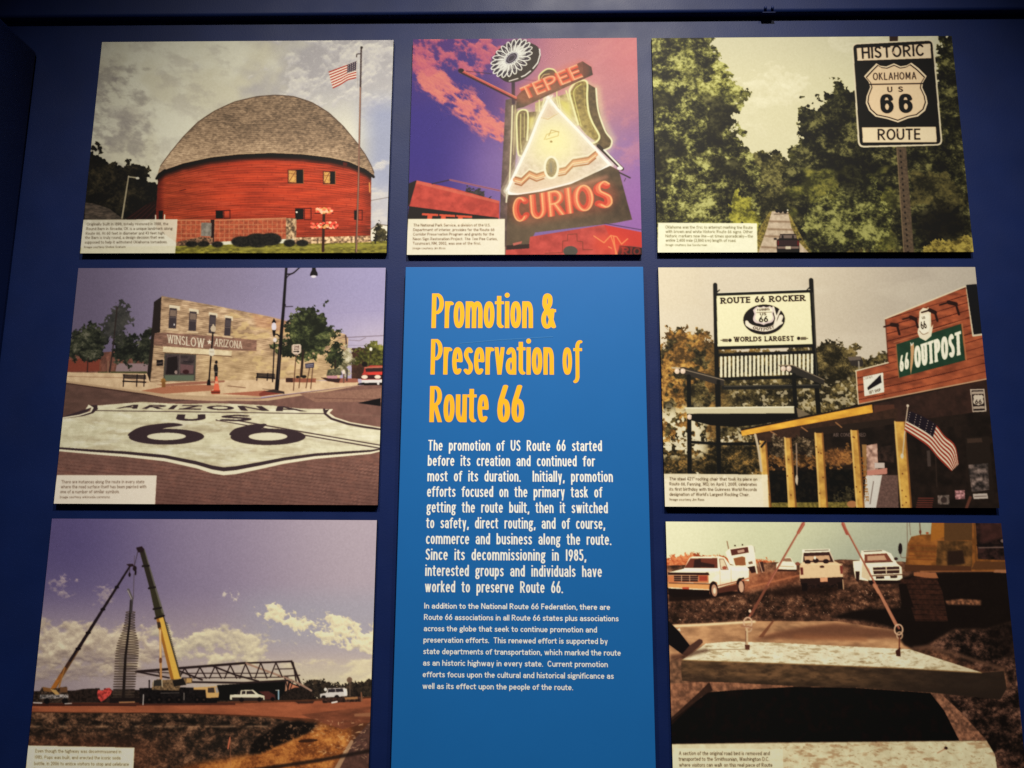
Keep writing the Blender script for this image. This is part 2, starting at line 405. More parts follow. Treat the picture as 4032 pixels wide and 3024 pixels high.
        self.mix(m*alpha, col)
    def ell(self, cx, cy, rx, ry, col, rot=0, alpha=1.0, soft=0, var=0, seed=1, vs=8):
        t = np.linspace(0, 2*np.pi, 36, endpoint=False); r = math.radians(rot)
        x, y = rx*np.cos(t), ry*np.sin(t)
        return self.poly(np.c_[cx+x*math.cos(r)-y*math.sin(r), cy+x*math.sin(r)+y*math.cos(r)], col, alpha, soft=soft, var=var, seed=seed, vs=vs)
    def ring(self, cx, cy, rx, ry, w, col, rot=0, a0=0, a1=360, alpha=1.0):
        t = np.radians(np.linspace(a0, a1, 40)); r = math.radians(rot)
        x, y = rx*np.cos(t), ry*np.sin(t)
        self.line(np.c_[cx+x*math.cos(r)-y*math.sin(r), cy+x*math.sin(r)+y*math.cos(r)], w, col, alpha)
    def text(self, txt, quad, col, style='sign', alpha=1.0, ss=2, fit=True):
        """quad = baseline start, baseline end, cap end, cap start"""
        st = STYLES[style] if isinstance(style, str) else style
        gl, wid = layout(txt, st)
        Hq = homography([(0, 0), (wid, 0), (wid, 1), (0, 1)], hmap(self.H, quad))
        Hi = np.linalg.inv(Hq)
        m = np.zeros(self.shape)
        for x, w, pc in gl:
            b = hmap(Hq, [(x-st['pw'], -.32), (x+w+st['pw'], -.32), (x+w+st['pw'], 1.12), (x-st['pw'], 1.12)])
            x0, y0 = np.maximum(np.floor(b.min(0)).astype(int), 0); x1, y1 = np.ceil(b.max(0)).astype(int)+1
            x1, y1 = min(x1, self.W), min(y1, self.Hh)
            if x1 <= x0 or y1 <= y0: continue
            acc = 0
            for i in range(ss):
                for j in range(ss):
                    Y, X = np.mgrid[y0:y1, x0:x1].astype(float)
                    X += (i+.5)/ss-.5; Y += (j+.5)/ss-.5
                    D = Hi[2, 0]*X+Hi[2, 1]*Y+Hi[2, 2]
                    U = (Hi[0, 0]*X+Hi[0, 1]*Y+Hi[0, 2])/D-x; V = (Hi[1, 0]*X+Hi[1, 1]*Y+Hi[1, 2])/D
                    acc = acc+ink_test(pc, st, U, V)
            m[y0:y1, x0:x1] = np.maximum(m[y0:y1, x0:x1], acc/(ss*ss))
        if alpha: self.mix(m*alpha, col)
        return m
    def words(self, txt, x0, y0, x1, y1, h, col, style='sign', alpha=1.0, lean=0.0):
        """a line of lettering on the baseline (x0,y0)-(x1,y1), h tall"""
        d = np.array([x1-x0, y1-y0], float); L = np.linalg.norm(d); u = np.array([d[1], -d[0]])/L*h + d/L*h*lean
        p0, p1 = np.array([x0, y0], float), np.array([x1, y1], float)
        return self.text(txt, [p0, p1, p1+u, p0+u], col, style, alpha)
    def ink(self, light):
        """albedo of the inks: seen colour (display) over the strength of the gallery light at this sheet"""
        b = np.stack([blur(self.a[..., k], 1) for k in range(3)], -1)      # the softness and grain of an enlarged photograph
        g = noise_xy(self.X/(3.2/self.k), self.Y/(3.2/self.k), 2, 77, .7)[..., None]
        s = np.clip((self.a*.5+b*.5)*(1+.006*g)+.3*g, 0, 255)/255
        s = np.clip(s-.055*np.sin(2*np.pi*s), 0, 1); lum = s.mean(-1, keepdims=True); s = np.clip(lum+(s-lum)*.94, 0, 1)      # print contrast
        lin = np.where(s <= .04045, s/12.92, ((s+.055)/1.055)**2.4)
        return np.clip(lin/np.array(light), 0.004, .86)

def flag(c, top, bot, ncan=.42, red=(165, 50, 40), white=(215, 195, 165), blue=(45, 40, 60), left=True):
    """a striped flag between a top edge and a bottom edge; the canton is at the end where the lists begin"""
    t, b = catmull(top, 8), catmull(bot, 8)
    n = min(len(t), len(b)); t = t[np.linspace(0, len(t)-1, 24).astype(int)]; b = b[np.linspace(0, len(b)-1, 24).astype(int)]
    for k in range(13):
        f0, f1 = k/13, (k+1.04)/13
        c.poly(np.vstack([t+(b-t)*f0, (t+(b-t)*f1)[::-1]]), red if k % 2 == 0 else white)
    q = int(24*ncan)
    c.poly(np.vstack([t[:q], (t+(b-t)*7/13)[:q][::-1]]), blue)
    for i in range(5):
        for j in range(5):
            s = (j+.5)/5*(q-1); i0 = int(s)
            p = t[i0]+(b[i0]-t[i0])*(i+.6)/5*7/13
            c.ell(p[0], p[1], 3, 3, white, alpha=.75)

def caption(c, quad, lines, paper, ink=(66, 58, 52), a=.93):
    """the pale caption box in a sheet's corner; lines = (text, x0, x1, baseline, cap height)"""
    c.poly(quad, paper, a)
    q = np.array(quad, float)
    sl = (q[2][1]-q[3][1])/(q[2][0]-q[3][0])*.6 + (q[1][1]-q[0][1])/(q[1][0]-q[0][0])*.4
    for t, x0, x1, y, h in lines:
        c.words(t, x0, y, x1, y+(x1-x0)*sl*.5, h, ink, 'body', .9)

# ----------------------------------------------------------------------------
# the seven printed pictures
# ----------------------------------------------------------------------------
def picture_barn(w, h, quad):
    c = Print(w, h, quad, base=(194, 185, 158))
    X, Y = c.X, c.Y
    # overcast sky, mottled at the left, breaking up to blue at the right
    big = noise_xy(X/420, Y/300, 4, 3)
    c.mix(smooth(big, -.8, 1.0)*.6, (214, 207, 180)); c.mix(smooth(X, 800, 480)*.25, (156, 148, 132))
    m = smooth(X, 1180, 700)*smooth(Y, 250, 420)
    c.clouds(m, 95, .35, (128, 121, 116), (140, 132, 124), 8, 1.7, .9, .62, .25)
    c.clouds(smooth(X, 1100, 500)*smooth(Y, 200, 500), 44, .25, (134, 126, 120), (148, 140, 130), 18, 1.9, .7, .55, .2)
    c.mix(smooth(X+noise_xy(X/160, Y/120, 3, 71)*90, 1150, 1750)*smooth(Y, 800, 420)*.6, (134, 130, 142))
    c.clouds(smooth(X, 1050, 1650)*smooth(Y, 820, 560), 62, .0, (204, 195, 176), (166, 160, 158), 5, 1.5, .7, .85, -.3)
    c.clouds(smooth(X, 1500, 1150)*smooth(Y, 120, 200), 80, .5, (150, 142, 134), (160, 150, 138), 28, 1.8, .9, .35, .3)
    m = smooth(X, 1880, 2080)*smooth(Y, 460, 640)
    c.mix(m*.8, (134, 138, 160)); c.clouds(m*smooth(Y, 780, 900), 60, .2, (200, 190, 172), (170, 166, 166), 6, 2.6, .8, .8)
    c.mix(smooth(X, 1960, 2060)*smooth(Y, 960, 1120)*.55, (188, 178, 168))
    # trees at left
    T = [(430, 770), (520, 800), (560, 850), (600, 860), (650, 890), (690, 885), (745, 885), (800, 930), (860, 985), (900, 1000), (900, 1220), (400, 1220)]
    m = c.rough(T, 18, .8, 11); c.leaves(m, [(16, 13, 12), (30, 26, 20), (50, 44, 30), (72, 62, 42)], 12, 12, .3, 1.0)
    c.poly([(470, 1100), (520, 1108), (600, 1135), (680, 1195), (465, 1195)], (84, 73, 62), var=.25, vs=6, seed=3, st=4)
    c.poly([(680, 1190), (820, 1100), (880, 1080), (880, 1200)], (38, 20, 18))
    for i in range(5): c.line([(700+i*32, 1190), (800+i*22, 1115)], 4, (88, 42, 34), .7)
    c.line([(668, 1186), (704, 958)], 9, (158, 146, 120), w1=7); c.line([(703, 962), (752, 968)], 7, (165, 155, 130)); c.ell(752, 970, 10, 7, (190, 182, 160))
    # ground
    c.poly([(430, 1345), (960, 1338), (2130, 1316), (2130, 1400), (430, 1400)], (122, 114, 48), var=.22, vs=7, seed=21, st=3)
    c.poly([(1300, 1352), (2110, 1330), (2110, 1345), (1300, 1362)], (150, 142, 70), alpha=.6)
    # barn wall
    eave = [(862, 962), (900, 925), (1000, 890), (1150, 858), (1300, 842), (1480, 835), (1650, 843), (1800, 862), (1900, 885), (1990, 925), (2035, 960)]
    wall = [(864, 950)]+eave[1:-1]+[(2022, 965), (2020, 1100), (2018, 1296), (1600, 1298), (1200, 1316), (960, 1320), (852, 1240), (850, 1180)]
    m = c.mask(wall)
    e = np.interp(X, [p[0] for p in eave], [p[1] for p in eave])
    red = np.stack([186-20*smooth(X, 1300, 900)+0*X, 75+0*X, 42+0*X], -1)
    f = (Y-e)/(1300-e)
    board = np.sin((f*34+c.n(300, 2, 4)*.8)*2*np.pi)*.5+.5
    k = 1-.20*board*(.5+c.n(90, 3, 31, 3)) + .22*(c.n(16, 4, 33, 9)-.5)
    k = k*(1-.18*smooth(f, .55, 1))*(1-.25*smooth(X, 1940, 2025))
    c.mix(m, np.clip(red*k[..., None], 0, 255))
    c.mix(m*smooth(noise_xy(X/120, Y/9, 4, 35), .2, 2.0)*.45, (206, 96, 66)); c.mix(m*smooth(noise_xy(X/70, Y/7, 3, 36), .5, 2.2)*.25, (120, 40, 24)); c.mix(m*(np.abs((X/210+np.floor(f*34)*.37) % 1) < .02)*.25, (100, 30, 20))
    c.mix(m*smooth(Y-e, 52, 14), (30, 14, 10)); c.mix(m*smooth(X, 905, 862)*.6, (80, 20, 14))
    c.line([(980, 1040), (1012, 1032)], 4, (80, 25, 15))
    # domed roof
    dome = [(858, 965), (875, 905), (930, 830), (1000, 745), (1080, 665), (1170, 605), (1280, 555), (1400, 527), (1500, 519), (1600, 527), (1700, 560), (1790, 615), (1870, 690), (1940, 775), (1990, 845), (2022, 905), (2037, 945), (2035, 972)]
    m = c.mask(list(catmull(dome, 5))+eave[::-1])
    g = np.stack([130+0*X, 110+0*X, 89+0*X], -1)
    ctr = (X-1450)/600; k = 1+.22*smooth(Y, 700, 860)-.14*smooth(X, 1750, 2030)+.04*smooth(X, 1200, 950)
    k = k+.095*noise_xy(X/15, Y/7, 3, 41, .7)+.16*(c.n(60, 3, 42, 2)-.5)
    row = np.sin(((Y+ctr*ctr*60)/11)*2*np.pi); k = k+.07*row
    c.mix(m, np.clip(g*k[..., None], 0, 255))
    c.line(dome[1:-1], 4, (70, 52, 42), .8)
    c.line([(p[0], p[1]-3) for p in eave[2:-1]], 6, (176, 152, 120), .8)
    c.line([(p[0], p[1]+8) for p in eave], 13, (24, 14, 11), .9)
    c.line([(855, 972), (868, 950), (900, 928)], 14, (22, 14, 12)); c.line([(1980, 925), (2034, 965)], 12, (26, 15, 12))
    # windows
    def shut(x0, x1, x2, y0, y1):
        c.poly([(x0-5, y0-4), (x2+4, y0-4), (x2+4, y1+5), (x0-5, y1+5)], (92, 40, 24))
        c.poly([(x0, y0), (x1, y0+2), (x1, y1), (x0, y1-3)], (196, 146, 86), var=.15, vs=5); c.line([(x0+3, y1-6), (x1-4, y0+6)], 4, (120, 82, 48)); c.line([(x0, y0+18), (x1, y0+20)], 3, (130, 90, 52))
        c.poly([(x1+1, y0-2), (x2, y0-2), (x2, y1+3), (x1+1, y1+3)], (20, 15, 14)); c.line([(x2+2, y0-3), (x2+2, y1+2)], 3, (170, 120, 72)); c.line([(x0, y1+6), (x2, y1+6)], 4, (170, 120, 72), .7)
    shut(1571, 1613, 1650, 930, 997); shut(1763, 1797, 1824, 939, 1002)
    c.poly([(1868, 885), (1892, 890), (1890, 908), (1868, 905)], (92, 30, 20)); c.line([(2012, 1000), (2014, 1050)], 7, (196, 140, 80))
    for (a, b, d, y0, y1) in ((1175, 1214, 1252, 1147, 1191), (1607, 1651, 1693, 1138, 1198), (1928, 1944, 1972, 1150, 1202)):
        c.poly([(a, y0), (b, y0), (b, y1), (a, y1)], (18, 13, 13)); c.line([(a, y0), (d, y0)], 4, (96, 28, 18))
        c.line([(b+5, y0), (d, y0-2), (d, y1), (b+5, y1), (b+5, y0)], 5, (84, 24, 16))
    c.ell(1615, 1158, 6, 5, (230, 215, 190)); c.poly([(866, 1148), (890, 1146), (888, 1196), (866, 1196)], (26, 16, 16))
    c.line([(849, 1172), (849, 1198)], 6, (220, 208, 180)); c.line([(898, 1170), (897, 1198)], 6, (226, 214, 186))
    # brick garden wall, stones, planting
    for q in ([(955, 1197), (1160, 1200), (1158, 1316), (955, 1322)], [(1163, 1200), (1556, 1190), (1556, 1304), (1160, 1318)]):
        m = c.poly(q, (160, 86, 58), var=.12, seed=5, vs=12)
        lat = np.maximum((np.abs((X/26) % 1-.5) > .43), (np.abs((Y/24) % 1-.5) > .42))
        c.mix(m*lat*.5, (196, 146, 110))
    c.line([(960, 1198), (1160, 1200), (1556, 1190)], 6, (190, 130, 96)); c.poly([(1148, 1196), (1168, 1196), (1164, 1320), (1146, 1320)], (48, 26, 22))
    c.poly([(1096, 1212), (1153, 1214), (1151, 1288), (1095, 1286)], (128, 120, 108), var=.15, vs=14)
    c.poly([(1556, 1190), (1614, 1190), (1612, 1302), (1556, 1306)], (150, 124, 96), var=.45, vs=11, seed=8)
    c.poly([(1598, 1296), (2020, 1288), (2022, 1324), (1600, 1332)], (172, 140, 108), var=.45, vs=10, seed=9)
    c.poly([(1090, 1290), (1160, 1296), (1160, 1330), (960, 1340), (960, 1318)], (120, 92, 70), var=.4, vs=8)
    for i, (x, y, rx, ry) in enumerate([(1043, 1329, 34, 17), (1108, 1329, 33, 16), (1183, 1331, 31, 16), (1318, 1317, 60, 29), (1400, 1311, 72, 38), (1472, 1305, 60, 34), (1575, 1326, 32, 20), (1645, 1326, 34, 18)]):
        c.ell(x, y, rx, ry, (34, 30, 24), soft=2, var=.5, seed=50+i, vs=8)
    # small white house, wire
    c.poly([(2018, 1252), (2060, 1226), (2116, 1236), (2112, 1312), (2018, 1312)], (206, 196, 172)); c.line([(2016, 1256), (2060, 1226), (2116, 1234)], 5, (110, 96, 84))
    m = c.rough([(2030, 1250), (2060, 1205), (2095, 1240), (2100, 1320), (2030, 1320)], 10, .9, 61); c.leaves(m, [(30, 26, 18), (66, 60, 36), (110, 100, 66)], 8, 62)
    c.line([(2022, 1096), (2118, 1079)], 3, (110, 100, 92))
    # flower stand
    c.line([(1763, 1160), (1757, 1370)], 14, (66, 36, 24)); c.line([(1714, 1166), (1812, 1166)], 5, (70, 30, 22)); c.line([(1692, 1247), (1838, 1245)], 5, (70, 30, 22))
    rng = np.random.default_rng(4)
    for (cx, cy, rx, ry, n) in ((1765, 1150, 46, 14, 46), (1763, 1230, 72, 15, 60)):
        for i in range(n):
            c.ell(cx+rx*(rng.random()*2-1), cy+ry*(rng.random()*2-1), 8, 6, [(236, 120, 92), (228, 84, 66), (244, 176, 140), (210, 150, 90)][rng.integers(4)])
    # flag pole and flag
    c.line([(1970, 262), (1963, 560), (1952, 1000), (1938, 1376)], 8, (70, 54, 50), w1=10); c.line([(1964, 480), (1952, 1000), (1940, 1376)], 6, (176, 132, 106), .8, w1=5)
    c.line([(1944, 312), (1946, 296), (1968, 294)], 5, (60, 46, 44)); c.ell(1972, 260, 7, 7, (50, 40, 38))
    c.line([(1946, 330), (1950, 480)], 3, (150, 140, 130), .8)
    flag(c, [(1944, 335), (1900, 352), (1850, 370), (1791, 392)], [(1941, 428), (1895, 440), (1860, 462), (1814, 484)], .42, (158, 62, 50), (226, 208, 184), (58, 48, 62))
    caption(c, [(456, 1194), (968, 1194), (953, 1400), (441, 1400)], [
        ('Originally built in 1898, totally restored in 1988, the', 478, 918, 1226, 16), ('Round Barn in Arcadia, OK is a unique landmark along', 475, 940, 1251, 16),
        ('Route 66. At 60 feet in diameter and 43 feet high,', 472, 900, 1276, 16), ('the Barn is truly round, a design decision that was', 469, 896, 1299, 16),
        ('supposed to help it withstand Oklahoma tornadoes.', 466, 912, 1324, 16), ('Image courtesy Shellee Graham', 463, 687, 1348, 12)], (214, 202, 174), (84, 74, 64), .9)
    return c, (968, 1194)

def picture_neon(w, h, quad):
    c = Print(w, h, quad, base=(80, 62, 128))
    X, Y = c.X, c.Y
    # dusk sky with pink streaks
    c.mix(smooth(X, 450, 1250)*smooth(Y, 1500, 300)*.9, (206, 132, 130)); c.mix(smooth(X, 250, 760)*smooth(Y, 450, 1000)*.75, (142, 118, 160))
    c.mix(smooth(X, 1250, 1700)*smooth(Y, 600, 1250)*.85, (156, 108, 162)); c.mix(smooth(Y, 420, 100)*smooth(X, 950, 100)*.7, (112, 70, 120))
    c.mix(smooth(X, 1250, 1720)*smooth(Y, 500, 150)*.5, (218, 122, 118))
    c.mix(smooth(X, 700, 180)*smooth(Y, 480, 640)*smooth(Y, 1250, 850)*.45, (66, 56, 134))
    d = Y-(300+(X-180)*.74); band = np.exp(-(d/125)**2)*smooth(X, 100, 220)*smooth(X, 880, 760)
    c.clouds(np.clip(band*1.25, 0, 1), 58, -.95, (238, 138, 116), (206, 112, 116), 4, 2.2, .9, .95, .64)
    c.clouds(smooth(X, 950, 750)*smooth(Y, 430, 300)*.95, 66, -.25, (226, 122, 118), (176, 92, 120), 17, 1.5, .8, .85, .6)
    c.clouds(smooth(X, 1150, 1400)*smooth(Y, 1300, 900)*.9, 120, .2, (226, 146, 138), (200, 124, 130), 9, 1.6, 1.0, .35, -.4)
    # building at left
    m = c.rough([(515, 1170), (560, 1125), (620, 1130), (700, 1200), (690, 1230), (520, 1210)], 14, .9, 3); c.leaves(m, [(50, 44, 50), (90, 80, 76)], 8, 4)
    c.poly([(176, 1078), (420, 1130), (752, 1222), (750, 1400), (110, 1400), (128, 1255)], (192, 82, 68), var=.10, vs=40); c.poly([(176, 1078), (752, 1222), (752, 1240), (170, 1100)], (222, 124, 98), .5)
    c.poly([(122, 1100), (178, 1078), (128, 1256), (110, 1256)], (48, 34, 34)); c.poly([(126, 1257), (745, 1338), (745, 1400), (110, 1400)], (44, 34, 30))
    c.text('TEE', [(205, 1380), (560, 1400), (565, 1325), (215, 1305)], (226, 96, 66), 'slab')
    c.line([(285, 1103), (410, 1075)], 8, (70, 50, 70)); c.line([(410, 1075), (752, 1150)], 12, (180, 112, 116)); c.line([(410, 1075), (752, 1150)], 4, (110, 80, 100))
    # sign tower
    c.poly([(795, 520), (870, 500), (880, 640), (850, 1200), (822, 1240), (815, 1600), (748, 1600), (760, 1200)], (108, 90, 84), var=.12, vs=30)
    c.line([(846, 340), (850, 540)], 24, (66, 48, 62)); c.line([(842, 560), (836, 780), (818, 1180)], 9, (236, 222, 170)); c.line([(862, 560), (850, 900)], 5, (180, 160, 120))
    c.line([(480, 318), (870, 512)], 30, (74, 44, 48)); c.line([(500, 322), (868, 505)], 16, (196, 96, 84)); c.line([(505, 318), (868, 498)], 4, (236, 150, 120))
    c.line([(520, 318), (700, 338)], 4, (70, 44, 66)); c.line([(880, 375), (1010, 385)], 4, (110, 70, 96)); c.ell(484, 313, 20, 13, (50, 34, 38))
    # flower disc
    t = np.linspace(0, 2*np.pi, 60)
    def disc(cx, cy, rx, ry, rot):
        r = math.radians(rot); return np.c_[cx+rx*np.cos(t)*math.cos(r)-ry*np.sin(t)*math.sin(r), cy+rx*np.cos(t)*math.sin(r)+ry*np.sin(t)*math.cos(r)]
    A, B = disc(836, 228, 160, 105, -40), disc(893, 262, 168, 108, -40)
    for f in np.linspace(0, 1, 8): c.poly(A*(1-f)+B*f, (62, 50, 44))
    c.line([(1030, 165), (1034, 205), (1018, 260), (985, 300)], 9, (238, 230, 214)); c.line([(968, 318), (930, 348), (905, 358)], 9, (238, 230, 214)); c.line([(880, 370), (820, 388)], 8, (226, 214, 200))
    c.poly(disc(836, 228, 158, 102, -40), (70, 60, 70))
    for i in range(20):
        a = i/20*2*np.pi; r = math.radians(-40)
        u, v = .70*158*math.cos(a), .70*102*math.sin(a); ang = math.degrees(math.atan2(102*math.sin(a)*math.cos(r)+158*math.cos(a)*math.sin(r), 158*math.cos(a)*math.cos(r)-102*math.sin(a)*math.sin(r)))
        cx, cy = 836+u*math.cos(r)-v*math.sin(r), 228+u*math.sin(r)+v*math.cos(r)
        L = .34*math.hypot(158*math.cos(a), 102*math.sin(a)); c.ring(cx, cy, L*1.02, 15, 7.5, (244, 238, 214), ang); c.line([(836+.36*(u/.7)*math.cos(r)-.36*(v/.7)*math.sin(r), 228+.36*(u/.7)*math.sin(r)+.36*(v/.7)*math.cos(r)), (cx, cy)], 5, (226, 220, 200))
    c.ring(836, 228, 48, 30, 6, (214, 210, 206), -40); c.ring(836, 228, 30, 17, 4, (150, 140, 150), -40)
    # cactus boxes
    c.poly([(1025, 380), (1030, 345), (1080, 300), (1130, 306), (1155, 335), (1110, 370)], (86, 74, 56)); c.line(catmull([(1026, 376), (1032, 345), (1080, 305), (1128, 308), (1152, 335)]), 11, (232, 224, 150))
    c.line(catmull([(1040, 372), (1060, 345), (1100, 338)]), 5, (200, 190, 130))
    c.poly([(1000, 540), (1240, 470), (1300, 700), (1180, 720), (1000, 680)], (158, 138, 96), var=.2, vs=30)
    c.poly([(1172, 520), (1240, 540), (1260, 680), (1200, 640)], (206, 190, 96), soft=8)
    for P_ in ([(1300, 690), (1262, 560), (1240, 470), (1292, 394), (1364, 412), (1372, 600), (1446, 768), (1396, 822)], [(1424, 440), (1452, 640), (1532, 800), (1490, 866)], [(905, 912), (874, 760), (888, 600), (948, 606), (944, 800)]): c.line(P_, 60, (240, 226, 150), .35, soft=14)
    side = [(1350, 395), (1425, 440), (1440, 560), (1470, 690), (1532, 800), (1522, 850), (1490, 868), (1400, 830), (1440, 770), (1360, 600)]
    c.poly(side, (88, 72, 50), var=.15, vs=20); c.poly([(1242, 470), (1290, 392), (1350, 385), (1364, 420), (1362, 520), (1385, 640), (1446, 768), (1430, 815), (1350, 760), (1300, 690)], (128, 110, 62), var=.2, vs=18)
    neon = (240, 232, 158)
    c.line(catmull([(1300, 690), (1262, 560), (1240, 470), (1255, 425), (1292, 394), (1345, 384), (1364, 412), (1362, 500), (1372, 600), (1400, 680), (1446, 768), (1430, 808), (1396, 822)]), 13, neon)
    c.line(catmull([(1320, 700), (1285, 560), (1268, 480), (1280, 440), (1320, 410)]), 6, (206, 196, 110)); c.line([(1340, 420), (1345, 560), (1400, 720)], 5, (160, 140, 80))
    c.line(catmull([(1424, 440), (1434, 560), (1452, 640), (1490, 740), (1532, 800), (1524, 846), (1490, 866)]), 11, (238, 228, 178))
    c.poly([(872, 640), (888, 600), (920, 588), (948, 606), (1010, 600), (1000, 700), (950, 830), (905, 912), (880, 900)], (100, 84, 60), var=.15, vs=20)
    c.poly([(958, 640), (1000, 640), (985, 720), (960, 730)], (206, 186, 100), soft=8)
    c.line(catmull([(905, 912), (882, 890), (874, 760), (872, 640), (888, 600), (920, 588), (948, 606), (950, 700), (944, 800)]), 11, neon); c.line([(900, 620), (898, 800), (905, 880)], 6, (200, 188, 120)); c.line([(925, 612), (925, 780)], 5, (190, 178, 110))
    for p in ([(1028, 480), (1030, 600)], [(1066, 495), (1050, 570)], [(1150, 440), (1152, 520), (1164, 570)], [(1165, 500), (1180, 600)], [(1215, 455), (1235, 520)]): c.line(p, 8, (228, 216, 140))
    # tepee
    tri = [(1090, 500), (1040, 620), (960, 830), (806, 1150), (880, 1178), (1050, 1150), (1250, 1100), (1400, 1045), (1522, 972), (1300, 740), (1160, 585), (1110, 510)]
    m = c.poly(tri, (212, 186, 166), var=.08, vs=20)
    r = np.hypot(X-1130, Y-800)
    c.mix(m*smooth(Y, 900, 720)*.5, (200, 178, 182)); c.mix(m*smooth(Y, 980, 1120)*.6, (222, 176, 148)); c.mix(m*np.exp(-(r/170)**2)*.95, (255, 240, 150))
    c.poly([(1032, 650), (1100, 640), (1170, 600), (1150, 560), (1095, 500), (1060, 570)], (206, 160, 140), .6)
    c.line([(1030, 640), (1090, 655), (1130, 630), (1168, 610)], 7, (196, 150, 110))
    for (w_, al, col) in ((90, .16, (250, 232, 190)), (50, .28, (252, 238, 204)), (20, 1, (255, 250, 232))):
        c.line([(1095, 505), (1030, 640), (960, 820), (806, 1150)], w_, col, al); c.line(catmull([(806, 1150), (830, 1170), (900, 1176), (1050, 1150), (1250, 1100), (1400, 1045), (1522, 972)]), w_, col, al); c.line([(1522, 972), (1330, 765), (1150, 580), (1090, 500)], w_, col, al)
    c.line([(1120, 490), (1040, 600)], 9, (244, 236, 200)); c.line([(1066, 490), (1120, 560)], 9, (244, 236, 200)); c.line([(806, 1150), (800, 1230)], 10, (226, 216, 180))
    def zig(p, off, col, w_): c.line([(a, b+off) for a, b in p], w_, col)
    z1 = [(862, 1040), (905, 1052), (960, 1000), (1010, 1022), (1060, 1005)]; z2 = [(1165, 985), (1212, 975), (1262, 922), (1370, 905), (1420, 865)]
    for z in (z1, z2):
        zig(z, 34, (218, 138, 100), 34); zig(z, 62, (150, 92, 60), 11); zig(z, 16, (150, 96, 64), 11); zig(z, 0, (246, 232, 190), 7); zig(z, 40, (244, 214, 160), 6)
    c.ell(1113, 990, 48, 76, (130, 112, 80), var=.2, vs=12); c.ring(1113, 990, 46, 74, 16, (248, 238, 196)); c.ell(1113, 990, 22, 50, (110, 96, 76)); c.line([(1110, 960), (1112, 1020)], 5, (70, 80, 90))
    c.line([(1065, 795), (1080, 760), (1150, 740), (1165, 745), (1160, 770), (1075, 795)], 6, (190, 150, 80)); c.line([(1095, 770), (1112, 730), (1165, 742)], 6, (150, 110, 60)); c.ell(1112, 810, 9, 8, (110, 80, 40))
    # top box with TEPEE
    c.poly([(875, 490), (930, 432), (1180, 320), (1330, 250), (1392, 290), (1402, 345), (1130, 470), (920, 570), (868, 582)], (84, 68, 56), var=.15, vs=25)
    c.poly([(1330, 250), (1392, 290), (1402, 345), (1340, 372)], (66, 56, 48))
    q = [(928, 520), (1335, 358), (1292, 270), (890, 438)]
    c.line([(930, 478), (1315, 310)], 150, (236, 110, 80), .28, soft=18)
    c.text('TEPEE', q, (216, 84, 62), dict(xs=.62, pw=.34, ph=.26, xh=.7, gap=-.02, sp=.3)); c.text('TEPEE', q, (244, 128, 92), dict(xs=.62, pw=.20, ph=.14, xh=.7, gap=.12, sp=.3)); c.text('TEPEE', q, (255, 190, 150), dict(xs=.62, pw=.05, ph=.05, xh=.7, gap=.27, sp=.3), .8)
    # bottom box with CURIOS
    box = [(815, 1180), (880, 1180), (1050, 1155), (1250, 1104), (1522, 978), (1582, 1010), (1640, 1230), (1674, 1352), (1550, 1376), (1000, 1440), (960, 1520), (800, 1534), (808, 1240)]
    m = c.poly(box, (86, 70, 54), var=.12, vs=40); c.mix(m*smooth(Y, 1280, 1420)*.6, (120, 104, 84))
    c.poly([(1120, 1165), (1500, 1040), (1520, 1060), (1130, 1185)], (206, 140, 118), .45, soft=8)
    st1 = dict(xs=.46, pw=.36, ph=.22, xh=.7, gap=-.02, sp=.3); st2 = dict(xs=.46, pw=.22, ph=.10, xh=.7, gap=.12, sp=.3); st3 = dict(xs=.46, pw=.07, ph=.05, xh=.7, gap=.27, sp=.3)
    q = [(850, 1372), (1545, 1262), (1520, 1075), (840, 1205)]
    c.line([(930, 1275), (1460, 1185)], 230, (240, 110, 80), .25, soft=24)
    c.text('CURIOS', q, (206, 70, 52), st1); c.text('CURIOS', q, (240, 108, 78), st2); c.text('CURIOS', q, (255, 176, 120), st3, .85)
    # pale glow and washed-out glare over the sign, put into the ink colours
    r = np.hypot(X-1140, (Y-830)*.9); c.mix(np.exp(-(r/430)**2)*.26*smooth(X, 760, 840), (250, 226, 170)); c.mix(np.exp(-(r/230)**2)*.22, (255, 240, 180))
    # wall below right
    c.poly([(965, 1470), (1480, 1388), (1745, 1440), (1745, 1600), (795, 1600), (800, 1534), (955, 1545)], (188, 84, 74), var=.1, vs=50); c.poly([(1480, 1388), (1745, 1442), (1745, 1540), (1540, 1520)], (206, 70, 58))
    c.poly([(800, 1530), (960, 1520), (960, 1550), (800, 1560)], (70, 50, 44)); c.poly([(845, 1515), (910, 1500), (905, 1516), (850, 1532)], (190, 110, 96))
    c.line([(1070, 1585), (1190, 1580), (1192, 1500), (1225, 1498), (1226, 1455), (1290, 1450), (1292, 1500), (1330, 1505), (1332, 1560), (1400, 1560)], 5, (130, 70, 54)); c.ell(1245, 1570, 50, 36, (96, 90, 80))
    c.poly([(1585, 1530), (1745, 1548), (1745, 1600), (1570, 1600)], (58, 36, 32)); c.text('RIOS', [(1600, 1595), (1775, 1600), (1778, 1550), (1605, 1540)], (150, 52, 42), 'slab', .8)
    c.ell(1520, 1520, 120, 70, (244, 90, 62), soft=30, alpha=.6)
    for p in ([(1408, 1465), (1478, 1512), (1525, 1462), (1566, 1470), (1600, 1522), (1642, 1485)], [(1525, 1462), (1568, 1590)], [(1545, 1470), (1560, 1590)], [(1510, 1540), (1530, 1550)]): c.line(p, 8, (255, 140, 92))
